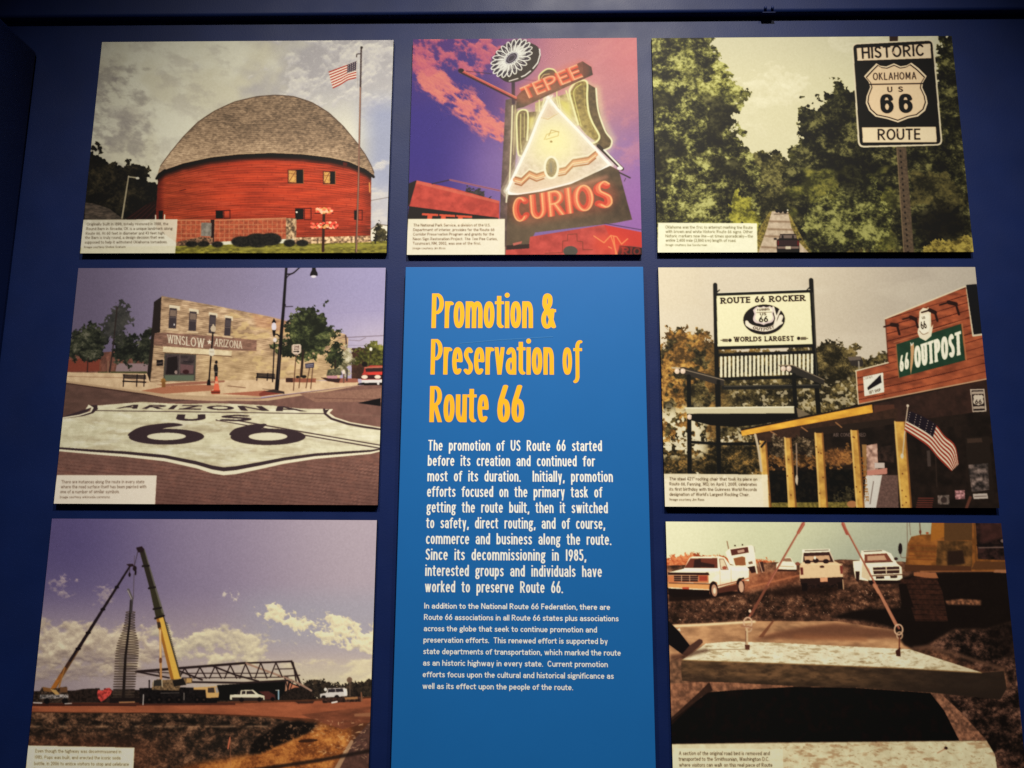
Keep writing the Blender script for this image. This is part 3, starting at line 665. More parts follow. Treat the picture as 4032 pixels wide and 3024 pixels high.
    c.line([(1480, 1378), (1745, 1424)], 5, (80, 60, 84)); c.line([(1440, 840), (1605, 1000)], 26, (70, 56, 46)); c.line([(1480, 868), (1600, 992)], 12, (246, 238, 206)); c.ell(1590, 995, 20, 12, (250, 244, 220)); c.line([(1585, 1025), (1660, 1062)], 10, (74, 60, 62)); c.line([(1620, 1085), (1630, 1065)], 4, (74, 60, 62))
    caption(c, [(120, 1345), (790, 1346), (790, 1610), (105, 1610)], [
        ('The National Park Service, a division of the U.S.', 157, 690, 1398, 20), ('Department of Interior, provides for the Route 66', 155, 718, 1430, 20), ('Corridor Preservation Program and grants for the', 155, 715, 1461, 20),
        ('Neon Sign Restoration Project. The Tee Pee Curios,', 154, 740, 1493, 20), ('Tucumcari, NM, 2002, was one of the first.', 153, 625, 1524, 20), ('Image courtesy Jim Ross', 152, 378, 1555, 15)], (254, 236, 194), (84, 62, 54), .96)
    return c, (790, 1345)

SHIELD = [(0, -.5), (.11, -.445), (.22, -.46), (.29, -.5), (.40, -.42), (.5, -.30), (.465, -.2), (.43, -.10), (.47, .02), (.5, .14), (.485, .24), (.43, .33), (.34, .39), (.2, .415), (.08, .46), (0, .5)]
def shield_pts(cx, cy, w, h, sk=0.0):
    r = [(cx+x*w, cy+y*h+sk*x*w) for x, y in SHIELD]
    return r+[(cx-x*w, cy+y*h-sk*x*w) for x, y in SHIELD[::-1]]

def picture_road(w, h, quad):
    c = Print(w, h, quad, base=(208, 197, 156))
    X, Y = c.X, c.Y
    c.mix(smooth(Y, 350, 60)*.5, (198, 189, 156))
    m = smooth(np.hypot((X-790)/290, (Y-330)/170), 1.15, .45); c.clouds(m, 95, -.4, (232, 220, 178), (204, 192, 152), 3, 1.3, .5, .8)
    c.clouds(smooth(Y, 330, 430)*smooth(Y, 800, 600), 90, .1, (228, 216, 174), (200, 189, 150), 5, 2.2, .8, .6); c.clouds(smooth(X, 1060, 1140)*smooth(Y, 190, 130), 60, -.3, (226, 214, 174), (204, 193, 158), 7, 1.8, .6, .7)
    # distant trees, right wood, left wood
    far = [(560, 640), (640, 715), (700, 712), (760, 745), (800, 712), (850, 765), (880, 740), (960, 700), (1000, 1180), (500, 1180)]
    m = c.rough(far, 14, .9, 3); c.leaves(m, [(34, 32, 19), (80, 75, 42), (136, 128, 78)], 11, 4)
    R = [(855, 770), (870, 680), (900, 690), (930, 640), (925, 520), (950, 430), (985, 430), (1010, 480), (1060, 420), (1100, 400), (1130, 325), (1200, 330), (1260, 390), (1300, 400), (1300, 40), (1700, 40), (1740, 100), (1790, 45), (1960, 40), (1960, 1330), (880, 1330), (880, 1060)]
    R = [(855, 770), (870, 680), (900, 690), (930, 640), (925, 520), (950, 430), (985, 430), (1010, 480), (1060, 420), (1100, 400), (1130, 325), (1200, 330), (1260, 390), (1720, 390), (1722, 110), (1760, 75), (1800, 50), (1990, 30), (1990, 1340), (880, 1340), (870, 1060)]
    m = c.rough(R, 18, 1.0, 13, bl=14); c.leaves(m, [(22, 21, 13), (42, 40, 24), (76, 73, 42), (128, 122, 76)], 12, 14, .22, .86)
    c.leaves(m*smooth(c.n(140, 3, 77), .52, .75)*smooth(Y, 650, 800)*smooth(X, 1560, 1400), [(60, 58, 28), (98, 96, 46), (140, 132, 66)], 13, 78)
    m2 = c.rough([(960, 1010), (1060, 960), (1130, 990), (1200, 860), (1290, 800), (1400, 900), (1440, 1100), (1380, 1290), (980, 1300)], 22, .9, 15); c.leaves(m2*.9, [(26, 25, 15), (66, 65, 36), (114, 112, 62), (162, 158, 98)], 11, 16, .22, .82)
    m2 = c.rough([(1560, 850), (1800, 820), (1900, 960), (1850, 1060), (1580, 1020)], 22, .9, 17); c.leaves(m2*.8, [(40, 36, 20), (92, 84, 48), (120, 108, 62)], 12, 18)
    c.ell(1740, 1130, 150, 100, (20, 16, 12), soft=30, alpha=.85); c.ell(1240, 860, 80, 110, (16, 14, 9), soft=30, alpha=.6)
    L = [(60, 40), (440, 50), (425, 110), (470, 150), (500, 215), (535, 270), (575, 300), (600, 360), (655, 390), (630, 440), (600, 480), (560, 505), (575, 545), (560, 590), (610, 620), (625, 680), (650, 740), (700, 850), (730, 980), (720, 1160), (680, 1300), (80, 1320)]
    m = c.rough(L, 18, 1.0, 23, bl=13); c.leaves(m, [(30, 28, 17), (66, 63, 36), (118, 115, 64), (180, 175, 112)], 12, 24, .22, .86)
    c.leaves(m*smooth(c.n(150, 3, 27), .44, .68)*smooth(Y, 520, 330), [(48, 47, 25), (128, 124, 64), (198, 192, 122)], 11, 25, .2, .8)
    c.mix(m*smooth(c.n(110, 3, 29), .5, .7)*smooth(Y, 330, 480)*smooth(Y, 950, 800)*.6, (24, 20, 11))
    m2 = c.rough([(540, 1150), (530, 1030), (580, 940), (640, 1000), (690, 1080), (700, 1160)], 18, .7, 31); c.leaves(m2, [(84, 80, 32), (140, 134, 56), (176, 166, 74)], 10, 32)
    # road and verges
    c.poly([(760, 1062), (690, 1180), (640, 1310), (1010, 1310), (960, 1230), (890, 1100), (872, 1062)], (124, 110, 58), var=.3, vs=8)
    c.poly([(776, 1058), (868, 1060), (886, 1150), (925, 1230), (1000, 1310), (690, 1310), (745, 1160)], (188, 166, 140), var=.08, vs=14)
    for (x0, x1, y) in ((760, 885, 1115), (752, 900, 1160), (735, 860, 1200), (715, 800, 1262)): c.line([(x0, y), (x1, y+4)], 9, (112, 88, 66), .7, soft=3)
    for (x, y) in ((806, 1056), (826, 1058), (852, 1060)): c.ell(x, y, 11, 11, (34, 28, 26))
    c.ell(866, 1052, 5, 5, (214, 206, 180)); c.line([(790, 1075), (870, 1072)], 6, (60, 50, 40), .6)
    # pickup seen from behind
    c.poly([(822, 1188), (912, 1188), (918, 1215), (930, 1222), (932, 1300), (803, 1300), (802, 1222), (815, 1214)], (30, 20, 20)); c.poly([(822, 1193), (912, 1193), (916, 1212), (818, 1212)], (120, 104, 92)); c.line([(836, 1200), (836, 1212)], 10, (40, 30, 30)); c.line([(895, 1200), (895, 1212)], 10, (40, 30, 30))
    c.poly([(808, 1222), (926, 1222), (926, 1254), (808, 1254)], (62, 40, 40)); c.poly([(806, 1258), (928, 1258), (928, 1272), (806, 1272)], (128, 108, 96)); c.poly([(852, 1257), (882, 1257), (882, 1274), (852, 1274)], (196, 180, 150)); c.poly([(806, 1226), (814, 1226), (814, 1254), (806, 1254)], (120, 30, 26)); c.poly([(920, 1226), (928, 1226), (928, 1254), (920, 1254)], (120, 30, 26))
    c.ell(794, 1216, 9, 6, (40, 30, 28)); c.ell(936, 1217, 9, 6, (40, 30, 28)); c.poly([(806, 1274), (822, 1274), (822, 1310), (806, 1310)], (14, 10, 10)); c.poly([(912, 1274), (928, 1274), (928, 1310), (912, 1310)], (14, 10, 10))
    m = c.rough([(1590, 1290), (1700, 1235), (1850, 1205), (1960, 1195), (1960, 1330), (1560, 1330)], 12, .7, 41); c.leaves(m, [(84, 74, 36), (142, 126, 64), (178, 158, 84)], 10, 42)
    m = c.rough([(1200, 1285), (1590, 1275), (1600, 1330), (1180, 1330)], 10, .8, 43); c.leaves(m, [(60, 52, 28), (110, 98, 50)], 10, 44)
    # sign post
    c.poly([(1490, 690), (1545, 690), (1586, 1310), (1526, 1310)], (98, 82, 64), var=.12, vs=9); c.line([(1492, 690), (1528, 1310)], 5, (130, 110, 84))
    for i in range(19): c.ell(1512+i*2.15, 712+i*32, 5, 7, (40, 32, 26))
    c.poly([(1455, 40), (1505, 40), (1504, 90), (1457, 90)], (60, 40, 32))
    # the sign
    def rr(q, r):
        q = np.array(q, float); out = []
        for i in range(4):
            p, a, b = q[i], q[i-1], q[(i+1) % 4]; a = p+(a-p)/np.linalg.norm(a-p)*r; b = p+(b-p)/np.linalg.norm(b-p)*r
            for t in np.linspace(0, 1, 6): out.append((1-t)**2*a+2*t*(1-t)*p+t*t*b)
        return out
    c.poly(rr([(1240, 98), (1708, 74), (1754, 680), (1272, 694)], 34), (222, 203, 166)); c.poly(rr([(1248, 106), (1700, 82), (1744, 672), (1282, 684)], 26), (26, 21, 20), var=.12, vs=20)
    c.poly([(1268, 126), (1689, 99), (1694, 182), (1272, 198)], (232, 200, 160)); c.poly([(1294, 579), (1716, 574), (1721, 661), (1299, 665)], (232, 203, 160))
    c.words('HISTORIC', 1298, 187, 1655, 169, 68, (34, 27, 26), dict(xs=.42, pw=.16, ph=.15, xh=.7, gap=.12, sp=.4)); c.words('ROUTE', 1384, 651, 1628, 648, 64, (34, 27, 26), dict(xs=.42, pw=.15, ph=.14, xh=.7, gap=.10, sp=.4))
    c.ell(1480, 150, 7, 7, (190, 160, 130)); c.ell(1503, 606, 7, 7, (190, 160, 130))
    S = [(1480, 212), (1518, 229), (1553, 223), (1580, 208), (1622, 240), (1667, 285), (1646, 320), (1641, 350), (1664, 400), (1671, 440), (1656, 482), (1615, 515), (1560, 526), (1500, 550), (1440, 531), (1372, 517), (1334, 482), (1317, 440), (1322, 400), (1343, 348), (1334, 318), (1308, 287), (1346, 246), (1380, 212), (1402, 226), (1436, 230)]
    c.poly(S, (234, 205, 164)); ctr = np.array([1490, 375.]); S2 = (np.array(S)-ctr)*[.945, .945]+ctr; S3 = (np.array(S)-ctr)*[.91, .912]+ctr
    c.poly(S2, (34, 26, 24)); c.poly(S3, (230, 192, 150)); c.line([(1340, 333), (1644, 327)], 7, (34, 26, 24))
    c.words('OKLAHOMA', 1360, 309, 1608, 303, 42, (40, 32, 30), dict(xs=.36, pw=.13, ph=.12, xh=.7, gap=.13, sp=.4))
    c.words('U', 1442, 378, 1470, 377, 31, (36, 28, 26), 'sign'); c.words('S', 1504, 376, 1531, 375, 31, (36, 28, 26), 'sign')
    c.words('\u0431', 1402, 499, 1477, 497, 110, (24, 22, 24), 'digit'); c.words('\u0431', 1508, 497, 1586, 495, 110, (24, 22, 24), 'digit')
    caption(c, [(126, 1125), (690, 1127), (692, 1310), (120, 1310)], [
        ('Oklahoma was the first to attempt marking the Route', 167, 665, 1159, 18), ('with brown and white Historic Route 66 signs. Other', 168, 665, 1184, 18), ('historic markers now line\u2014at times sporadically\u2014the', 168, 667, 1209, 18),
        ('entire 2,400 mile (3,860 km) length of road.', 169, 570, 1234, 18), ('Image courtesy Joe Sonderman', 169, 404, 1258, 13)], (254, 244, 196), (86, 78, 62), .95)
    return c, (690, 1125)

def picture_shield(w, h, quad):
    c = Print(w, h, quad, base=(130, 120, 136))
    X, Y = c.X, c.Y
    c.mix(smooth(X, 900, 200)*.7, (98, 88, 104)); c.mix(smooth(X, 900, 2100)*.75, (150, 143, 170)); c.mix(smooth(Y, 150, 500)*smooth(X, 500, 1500)*.5, (160, 148, 168)); c.mix(smooth(Y, 300, 560)*smooth(X, 1700, 2100)*.6, (186, 172, 176))
    # far left: low walls and trees
    c.poly([(140, 600), (700, 560), (700, 720), (130, 740)], (122, 86, 72), var=.15, vs=20); c.poly([(140, 632), (350, 610), (350, 702), (135, 706)], (128, 72, 56)); c.poly([(450, 655), (650, 655), (650, 712), (440, 712)], (140, 120, 118)); c.poly([(330, 706), (640, 706), (640, 735), (330, 730)], (86, 84, 56))
    dk = [(34, 35, 30), (54, 56, 44), (78, 78, 60), (112, 108, 92)]
    for i, P in enumerate(([(150, 560), (175, 480), (230, 420), (300, 405), (360, 450), (385, 540), (350, 620), (250, 640), (160, 620)], [(430, 620), (430, 520), (500, 470), (570, 480), (600, 560), (580, 640), (500, 660), (450, 650)], [(570, 560), (610, 460), (650, 430), (690, 440), (690, 640), (600, 640)])):
        m = c.rough(P, 16, 1.0, 101+i, True); c.leaves(m, dk, 13, 111+i, .3, 1)
    m = c.rough([(350, 480), (400, 340), (460, 250), (520, 300), (545, 350), (520, 440), (480, 520), (400, 520)], 18, 1.9, 121, True); c.leaves(m*.85, [(50, 50, 44), (78, 76, 66)], 12, 122)
    c.line([(452, 300), (425, 560), (400, 740)], 8, (60, 48, 44)); c.line([(268, 620), (262, 735)], 6, (60, 44, 40)); c.line([(345, 640), (340, 780)], 4, (120, 96, 76)); c.line([(395, 640), (392, 780)], 5, (150, 120, 96))
    # building
    c.poly([(685, 268), (732, 236), (722, 470), (662, 778), (636, 770), (668, 480)], (50, 40, 36))
    front = [(732, 230), (780, 240), (1080, 296), (1420, 366), (1530, 396), (1700, 418), (1890, 478), (1910, 505), (1905, 560), (1850, 770), (1480, 760), (1140, 768), (945, 772), (660, 778), (690, 466), (722, 460)]
    m = c.mask(front)
    f = np.stack([168+0*X, 140+0*X, 112+0*X], -1)
    k = 1+.30*(c.n(13, 3, 7, 3.2)-.5)+.22*(c.n(50, 3, 8, 1.5)-.5)+.10*np.sin((Y-(X-700)*.16)/13*2*np.pi)*c.n(60, 2, 9)
    c.mix(m, np.clip(f*k[..., None], 0, 255)); c.mix(m*smooth(c.n(26, 3, 10, 2), .55, .8)*smooth(X, 1000, 1200)*.6, (204, 172, 122)); c.mix(m*smooth(Y, 560, 640)*smooth(X, 930, 1000)*.35, (200, 170, 124))
    c.poly([(1300, 345), (1530, 396), (1530, 470), (1330, 430)], (176, 122, 92), .4, soft=10)
    band = [(688, 466), (760, 462), (1060, 486), (1332, 512), (1330, 582), (1175, 575), (745, 548), (680, 542)]
    c.poly(band, (130, 100, 86), .92, var=.14, vs=9, st=3)
    c.text('WINSLOW', [(770, 527), (1000, 560), (1002, 502), (768, 474)], (216, 200, 172), 'roman'); c.text('ARIZONA', [(1064, 548), (1240, 566), (1240, 520), (1068, 500)], (212, 196, 168), 'roman')
    star = [(1034+(18 if i % 2 == 0 else 7)*math.sin(i*math.pi/5), 523-(20 if i % 2 == 0 else 8)*math.cos(i*math.pi/5)) for i in range(10)]; c.poly(star, (220, 204, 178))
    for (lx0, ly0, lx1, ly1, wx0, wx1, wy0, wy1) in ((780, 286, 848, 296, 783, 830, 306, 434), (906, 310, 967, 320, 909, 955, 328, 450), (1031, 334, 1084, 344, 1036, 1076, 350, 466), (1131, 354, 1182, 364, 1134, 1172, 370, 482)):
        c.poly([(lx0, ly0), (lx1, ly1), (lx1-1, ly1+26), (lx0, ly0+24)], (210, 190, 158))
        c.poly([(wx0, wy0), (wx1, wy0+5), (wx1-7, wy1+3), (wx0-8, wy1)], (74, 64, 66)); c.poly([(wx0+3, wy0+12), (wx1-4, wy0+17), (wx1-6, wy0+55), (wx0, wy0+52)], (128, 110, 96) if wx0 < 950 else (88, 78, 78)); c.line([(wx0-2, wy0+60), (wx1-3, wy0+63)], 5, (110, 98, 92))
        c.line([(wx0-14, wy1+6), (wx1+4, wy1+13)], 10, (200, 172, 138))
    c.ell(812, 412, 4, 7, (220, 210, 200))
    c.poly([(742, 549), (1175, 580), (1172, 612), (740, 585)], (212, 188, 150), var=.06, vs=20); c.line([(742, 588), (1172, 614)], 4, (90, 64, 50))
    c.poly([(750, 592), (950, 602), (944, 768), (742, 768)], (88, 82, 72)); c.poly([(758, 598), (942, 608), (936, 728), (752, 726)], (80, 68, 66), var=.15, vs=25)
    c.poly([(770, 620), (830, 610), (835, 680), (820, 725), (760, 725)], (46, 36, 36)); c.poly([(850, 660), (934, 670), (932, 722), (850, 718)], (112, 86, 84)); c.ell(885, 710, 20, 14, (70, 40, 40)); c.line([(848, 605), (844, 725)], 4, (120, 104, 96)); c.ell(822, 712, 9, 12, (150, 130, 120)); c.poly([(870, 640), (932, 645), (930, 655), (868, 650)], (60, 50, 52))
    c.poly([(752, 730), (937, 732), (934, 766), (748, 766)], (102, 108, 90))
    c.poly([(700, 634), (742, 632), (742, 670), (700, 672)], (44, 36, 34)); c.line([(705, 655), (735, 653)], 4, (130, 110, 100))
    # right: rear wall and trees, cables
    c.poly([(1930, 566), (2135, 566), (2130, 760), (1930, 760)], (78, 54, 42), var=.15, vs=20)
    c.line([(1905, 498), (2130, 488)], 4, (110, 96, 100)); c.line([(1915, 515), (1980, 520), (2020, 500)], 3, (120, 104, 104)); c.line([(1750, 350), (2130, 330)], 2, (130, 120, 150), .6); c.line([(1905, 548), (2130, 552)], 2, (110, 100, 104)); c.line([(1893, 486), (1900, 560)], 8, (80, 60, 56))
    m = c.rough([(1950, 640), (1960, 580), (2050, 545), (2130, 560), (2130, 670), (2000, 680)], 16, 1.0, 131, True); c.leaves(m, [(56, 54, 28), (100, 98, 48), (140, 136, 70)], 13, 132)
    m = c.rough([(1850, 700), (1845, 600), (1890, 560), (1935, 600), (1945, 690), (1920, 740)], 16, 1.1, 133, True); c.leaves(m, [(90, 84, 60), (150, 140, 112), (196, 184, 156)], 10, 134)
    gr = [(36, 39, 27), (58, 62, 40), (86, 90, 56), (124, 124, 82)]
    m = c.rough([(1490, 520), (1530, 380), (1620, 330), (1700, 320), (1755, 290), (1770, 350), (1800, 400), (1850, 450), (1800, 500), (1760, 590), (1680, 620), (1560, 610), (1480, 600), (1420, 540)], 20, 1.15, 135, True); c.leaves(m, gr, 14, 136, .3, .95)
    m = c.rough([(1770, 640), (1780, 570), (1830, 540), (1890, 560), (1880, 640), (1850, 680), (1790, 690)], 14, 1.1, 137, True); c.leaves(m, gr, 12, 138, .3, .95)
    c.line([(1625, 580), (1612, 742)], 15, (56, 42, 34)); c.line([(1828, 640), (1822, 780)], 9, (56, 42, 34)); c.poly([(1780, 700), (1860, 690), (1870, 735), (1770, 740)], (96, 92, 70), var=.3, vs=8)
    # pavement
    side = [(120, 708), (640, 720), (660, 776), (1140, 766), (1480, 760), (1800, 772), (1975, 780), (1975, 800), (1500, 856), (1350, 872), (1060, 868), (750, 852), (590, 832), (120, 770)]
    c.poly(side, (200, 168, 134), var=.06, vs=30); c.poly([(600, 828), (760, 800), (1000, 792), (1100, 800), (1040, 830), (740, 848)], (164, 112, 86)); c.poly([(700, 790), (900, 774), (1130, 766), (1130, 776), (960, 790), (760, 800)], (150, 106, 86)); c.poly([(1100, 850), (1380, 830), (1500, 848), (1350, 866)], (160, 104, 82)); c.poly([(1380, 830), (1500, 848), (1350, 868), (1345, 850)], (130, 70, 56)); c.line([(140, 735), (480, 745), (650, 775)], 4, (120, 90, 72), .6)
    c.line([(1150, 800), (1260, 812)], 5, (120, 92, 74)); c.line([(1370, 820), (1450, 830)], 6, (130, 110, 90))
    road = [(100, 768), (590, 836), (760, 860), (1060, 878), (1350, 880), (1510, 858), (1975, 800), (2140, 796), (2140, 1640), (30, 1640)]
    c.poly(road, (124, 94, 83), var=.05, vs=30); c.poly([(100, 768), (590, 836), (760, 862), (1000, 885), (700, 905), (330, 915), (100, 1010)], (106, 82, 72), var=.06, vs=20, st=3)
    c.line([(130, 768), (590, 834), (750, 856), (1060, 872), (1352, 872)], 13, (176, 148, 118)); c.line([(130, 778), (590, 846), (750, 868)], 5, (70, 48, 42))
    c.poly([(620, 846), (1060, 878), (1350, 884), (1520, 862), (1990, 800), (1800, 835), (1400, 895), (1050, 895), (800, 880)], (182, 152, 122)); c.poly([(1600, 850), (2120, 820), (2118, 905), (1700, 905)], (140, 108, 92), var=.05)
    c.line([(1700, 880), (2118, 890)], 4, (110, 80, 70)); c.poly([(1970, 912), (2112, 882), (2112, 932)], (24, 18, 22))
    # brick pattern of the crossing
    brick = (np.abs(((X+Y*1.6)/34) % 1-.5) > .42) & (np.abs(((Y*1.0-X*.22)/26) % 1-.5) > .2)
    c.mix(brick*smooth(Y, 1180, 1350)*smooth(X, 500, 1300)*.6*c.n(60, 2, 6), (186, 138, 118)); c.mix((np.abs(((Y-X*.12)/22) % 1-.5) > .40)*smooth(Y, 1180, 1350)*.4, (80, 50, 44)); c.mix(smooth(Y, 1190, 1260)*smooth(noise_xy(X/60, Y/24, 4, 61), .2, 2)*.35, (150, 108, 92))
    c.mix(smooth(Y, 1350, 1560)*.25, (92, 64, 58))
    # painted shield
    top = [(325, 920), (480, 908), (612, 898), (760, 908), (900, 913), (1060, 908), (1250, 916), (1440, 926), (1600, 945), (1758, 955)]
    rs = [(1764, 975), (1800, 1008), (1900, 1042), (2000, 1064), (2150, 1088)]; ls = [(60, 1006), (110, 1000), (230, 984), (300, 958)]
    def low(d): return [(2150, 1192+d*.3), (2050, 1207+d*.5), (1900, 1215+d*.6), (1700, 1227+d*.7), (1500, 1252+d*.8), (1350, 1280+d*.9), (1200, 1305+d), (1122, 1312+d), (1050, 1300+d), (950, 1272+d*.9), (750, 1232+d*.8), (500, 1208+d*.7), (300, 1196+d*.6), (60, 1178+d*.5)]
    white, dark = (226, 212, 176), (72, 56, 58)
    c.poly([(270, 918), (290, 930), (282, 958), (200, 982), (60, 1004)]+[(60, 1010)]+top[:1]+[(1810, 950), (1780, 975), (1820, 1005), (1920, 1036), (2150, 1076)]+low(50), white)
    c.poly([(300, 918), (300, 940), (270, 968), (200, 985), (60, 1004)]+[(325, 920), (1758, 955), (1790, 950), (1768, 978), (1810, 1010), (1905, 1041), (2150, 1084)]+low(26), dark)
    m = c.poly(ls+top+rs+low(0), (208, 196, 160), var=.05, vs=30, seed=5)
    c.mix(m*smooth(noise_xy(X/150, Y/34, 5, 12), .0, 1.8)*.5, (166, 150, 122)); c.mix(m*smooth(noise_xy(X/90, Y/22, 4, 13), .2, 1.8)*.45, (232, 222, 192)); c.mix(m*smooth(X, 1250, 1900)*.25, (232, 220, 186))
    c.poly([(285, 918), (326, 916), (330, 942), (300, 968), (240, 985), (60, 1008), (60, 1000), (220, 978), (285, 955), (302, 936)], dark); c.line([(272, 918), (298, 934), (285, 958), (210, 981), (60, 1004)], 8, white)
    c.line([(1756, 952), (1762, 978), (1802, 1010), (1902, 1042), (2005, 1062), (2150, 1082)], 14, dark); c.line([(1806, 952), (1784, 974), (1824, 1004), (1922, 1036), (2150, 1076)], 7, white)
    rng = np.random.default_rng(31)
    for i in range(26):
        x, y = 150+rng.random()*1800, 960+rng.random()*300; L = 60+rng.random()*260; c.line([(x, y), (x+L*.5, y+rng.normal()*5+L*.02), (x+L, y+L*.05)], 2.5, (140, 124, 104), .35)
    c.mix(m*np.exp(-((Y-1000-(X-300)*.10+noise_xy(X/300, Y/300, 2, 5)*9)/11)**2)*.22, (110, 94, 82)); c.mix(m*np.exp(-((Y-1130-(X-300)*.09)/13)**2)*.16, (110, 94, 82)); c.mix(m*(np.abs(((Y-X*.03)/17) % 1-.5) > .44)*.10, (120, 104, 88))
    c.line([(318, 951), (1000, 964), (1755, 978)], 5, dark)
    for (a, b) in (((1075, 1014), (2105, 1197)), ((1195, 1016), (2105, 1178))): c.line([a, b], 7, dark)
    c.line([(1085, 1012), (2105, 1184)], 5, white)
    c.text('ARIZONA', [(440, 938), (1655, 964), (1570, 931), (510, 914)], dark, dict(xs=.52, pw=.22, ph=.24, xh=.7, gap=.18, sp=.3))
    c.text('U', [(815, 1020), (1012, 1018), (1008, 978), (832, 978)], dark, dict(xs=.5, pw=.24, ph=.26, xh=.7, gap=.1, sp=.3)); c.text('S', [(1095, 1024), (1305, 1022), (1290, 982), (1108, 982)], dark, dict(xs=.6, pw=.24, ph=.24, xh=.7, gap=.1, sp=.3))
    for (cx, cy, rx, ry, hx, hy, tip) in ((762, 1118, 238, 50, 122, 23, [(524, 1112), (560, 1072), (640, 1046), (790, 1031), (866, 1046), (760, 1062), (700, 1080)]), (1402, 1122, 237, 52, 122, 25, [(1166, 1112), (1190, 1072), (1270, 1050), (1300, 1044), (1390, 1040), (1372, 1062), (1330, 1082)])):
        c.ell(cx, cy, rx, ry, dark); c.poly(catmull(tip, 5, True), dark); c.ell(cx, cy-2, hx, hy, (212, 200, 166))
    # street furniture
    bk = (30, 24, 26)
    c.line([(1521, 40), (1500, 330), (1480, 560), (1458, 822)], 15, bk, w1=25); c.line(catmull([(1516, 98), (1560, 92), (1610, 50)]), 8, bk); c.line(catmull([(1512, 145), (1530, 110), (1570, 88)]), 5, bk); c.poly([(1438, 822), (1506, 838), (1506, 852), (1380, 836)], (70, 54, 48))
    c.poly([(1684, 40), (1704, 40), (1706, 72), (1716, 92), (1718, 108), (1668, 108), (1672, 92), (1682, 72)], bk); c.ell(1692, 113, 16, 8, (200, 190, 190)); c.line([(1508, 303), (1560, 301)], 5, (60, 50, 60)); c.ell(1510, 292, 6, 8, bk)
    c.poly([(1426, 404), (1441, 374), (1456, 404)], bk); c.ell(1441, 428, 15, 26, (200, 188, 190)); c.poly([(1430, 450), (1452, 450), (1446, 490), (1436, 490)], bk); c.line(catmull([(1440, 478), (1462, 478), (1486, 500)]), 8, bk); c.line([(1444, 520), (1432, 775)], 7, bk); c.ell(1447, 512, 12, 14, (206, 190, 180)); c.line([(1475, 560), (1470, 760)], 3, (120, 100, 90))
    c.ell(1058, 440, 17, 22, (184, 164, 138)); c.ell(1058, 418, 5, 8, (190, 170, 140)); c.line([(1056, 462), (1030, 780)], 9, bk); c.poly([(1022, 760), (1038, 760), (1042, 796), (1016, 796)], bk); c.poly(shield_pts(1048, 588, 36, 50), (206, 192, 166)); c.line([(1036, 585), (1060, 586)], 3, (150, 130, 110))
    c.ell(1077, 650, 9, 11, (34, 26, 26)); c.poly([(1064, 664), (1082, 664), (1088, 690), (1087, 712), (1084, 745), (1080, 800), (1066, 800), (1066, 715), (1060, 690)], (44, 38, 36)); c.line([(1066, 712), (1086, 712)], 4, (140, 130, 120))
    c.poly([(1073, 740), (1083, 740), (1098, 830), (1058, 830)], (218, 108, 80)); c.poly([(1070, 770), (1086, 770), (1089, 786), (1067, 786)], (214, 150, 120)); c.poly([(1042, 828), (1102, 828), (1100, 850), (1046, 850)], (150, 70, 48)); c.line([(1044, 840), (1100, 840)], 4, (60, 36, 30))
    c.ell(743, 765, 14, 16, (150, 112, 62)); c.poly([(734, 765), (754, 765), (756, 806), (733, 806)], (128, 92, 52)); c.line([(728, 772), (760, 772)], 6, (140, 104, 60))
    def bench(x0, x1, y, hgt):
        for k in range(4): c.line([(x0+k*2, y+k*7), (x1, y+6+k*7)], 5, bk)
        c.line([(x0-2, y+hgt*.55), (x1, y+hgt*.55+8)], 8, bk)
        for q in (x0+4, x0+(x1-x0)*.62, x1-8): c.line([(q, y), (q-4, y+hgt)], 6, bk)
    bench(490, 632, 726, 74); bench(1332, 1444, 722, 44)
    c.poly([(1515, 752), (1706, 756), (1704, 782), (1515, 778)], (142, 92, 72)); c.poly([(1515, 752), (1560, 752), (1560, 780), (1515, 778)], (70, 44, 40)); c.poly([(1735, 752), (1970, 758), (1970, 782), (1830, 784)], (146, 96, 78)); c.poly([(1735, 750), (1860, 758), (1850, 784), (1780, 774)], (66, 44, 40)); c.poly([(1770, 740), (1840, 738), (1840, 758), (1780, 756)], (176, 130, 132))
    c.ell(1590, 746, 12, 8, (40, 34, 30)); c.ell(1630, 744, 16, 10, (40, 34, 30))
    c.poly([(1553, 545), (1614, 547), (1612, 590), (1582, 614), (1552, 592)], (176, 152, 134)); c.poly([(1560, 540), (1608, 540), (1606, 598), (1562, 598)], (206, 184, 162)); c.words('ONE', 1566, 562, 1602, 562, 14, (90, 70, 64), 'sign'); c.words('WAY', 1566, 578, 1602, 578, 13, (90, 70, 64), 'sign'); c.line([(1566, 586), (1594, 586)], 6, (30, 24, 24)); c.poly([(1590, 578), (1603, 586), (1590, 594)], (30, 24, 24))
    for p in ([(1580, 606), (1563, 830)], [(1610, 690), (1598, 815)], [(1665, 690), (1642, 815)], [(1686, 680), (1672, 820)]): c.line(p, 6, (96, 72, 56))
    c.poly([(1636, 662), (1694, 656), (1692, 688), (1640, 692)], (70, 66, 80)); c.line([(1645, 672), (1685, 668)], 4, (170, 160, 160)); c.line([(1645, 682), (1685, 678)], 3, (170, 160, 160))
    c.line([(1880, 705), (1880, 782)], 9, (110, 84, 72)); c.ell(1880, 715, 10, 14, (210, 190, 170)); c.line([(1902, 705), (1900, 770)], 8, (60, 50, 50)); c.ell(2052, 573, 9, 12, (216, 206, 180)); c.line([(2050, 585), (2042, 680)], 4, (60, 46, 40)); c.ell(2012, 668, 18, 15, (34, 26, 24))
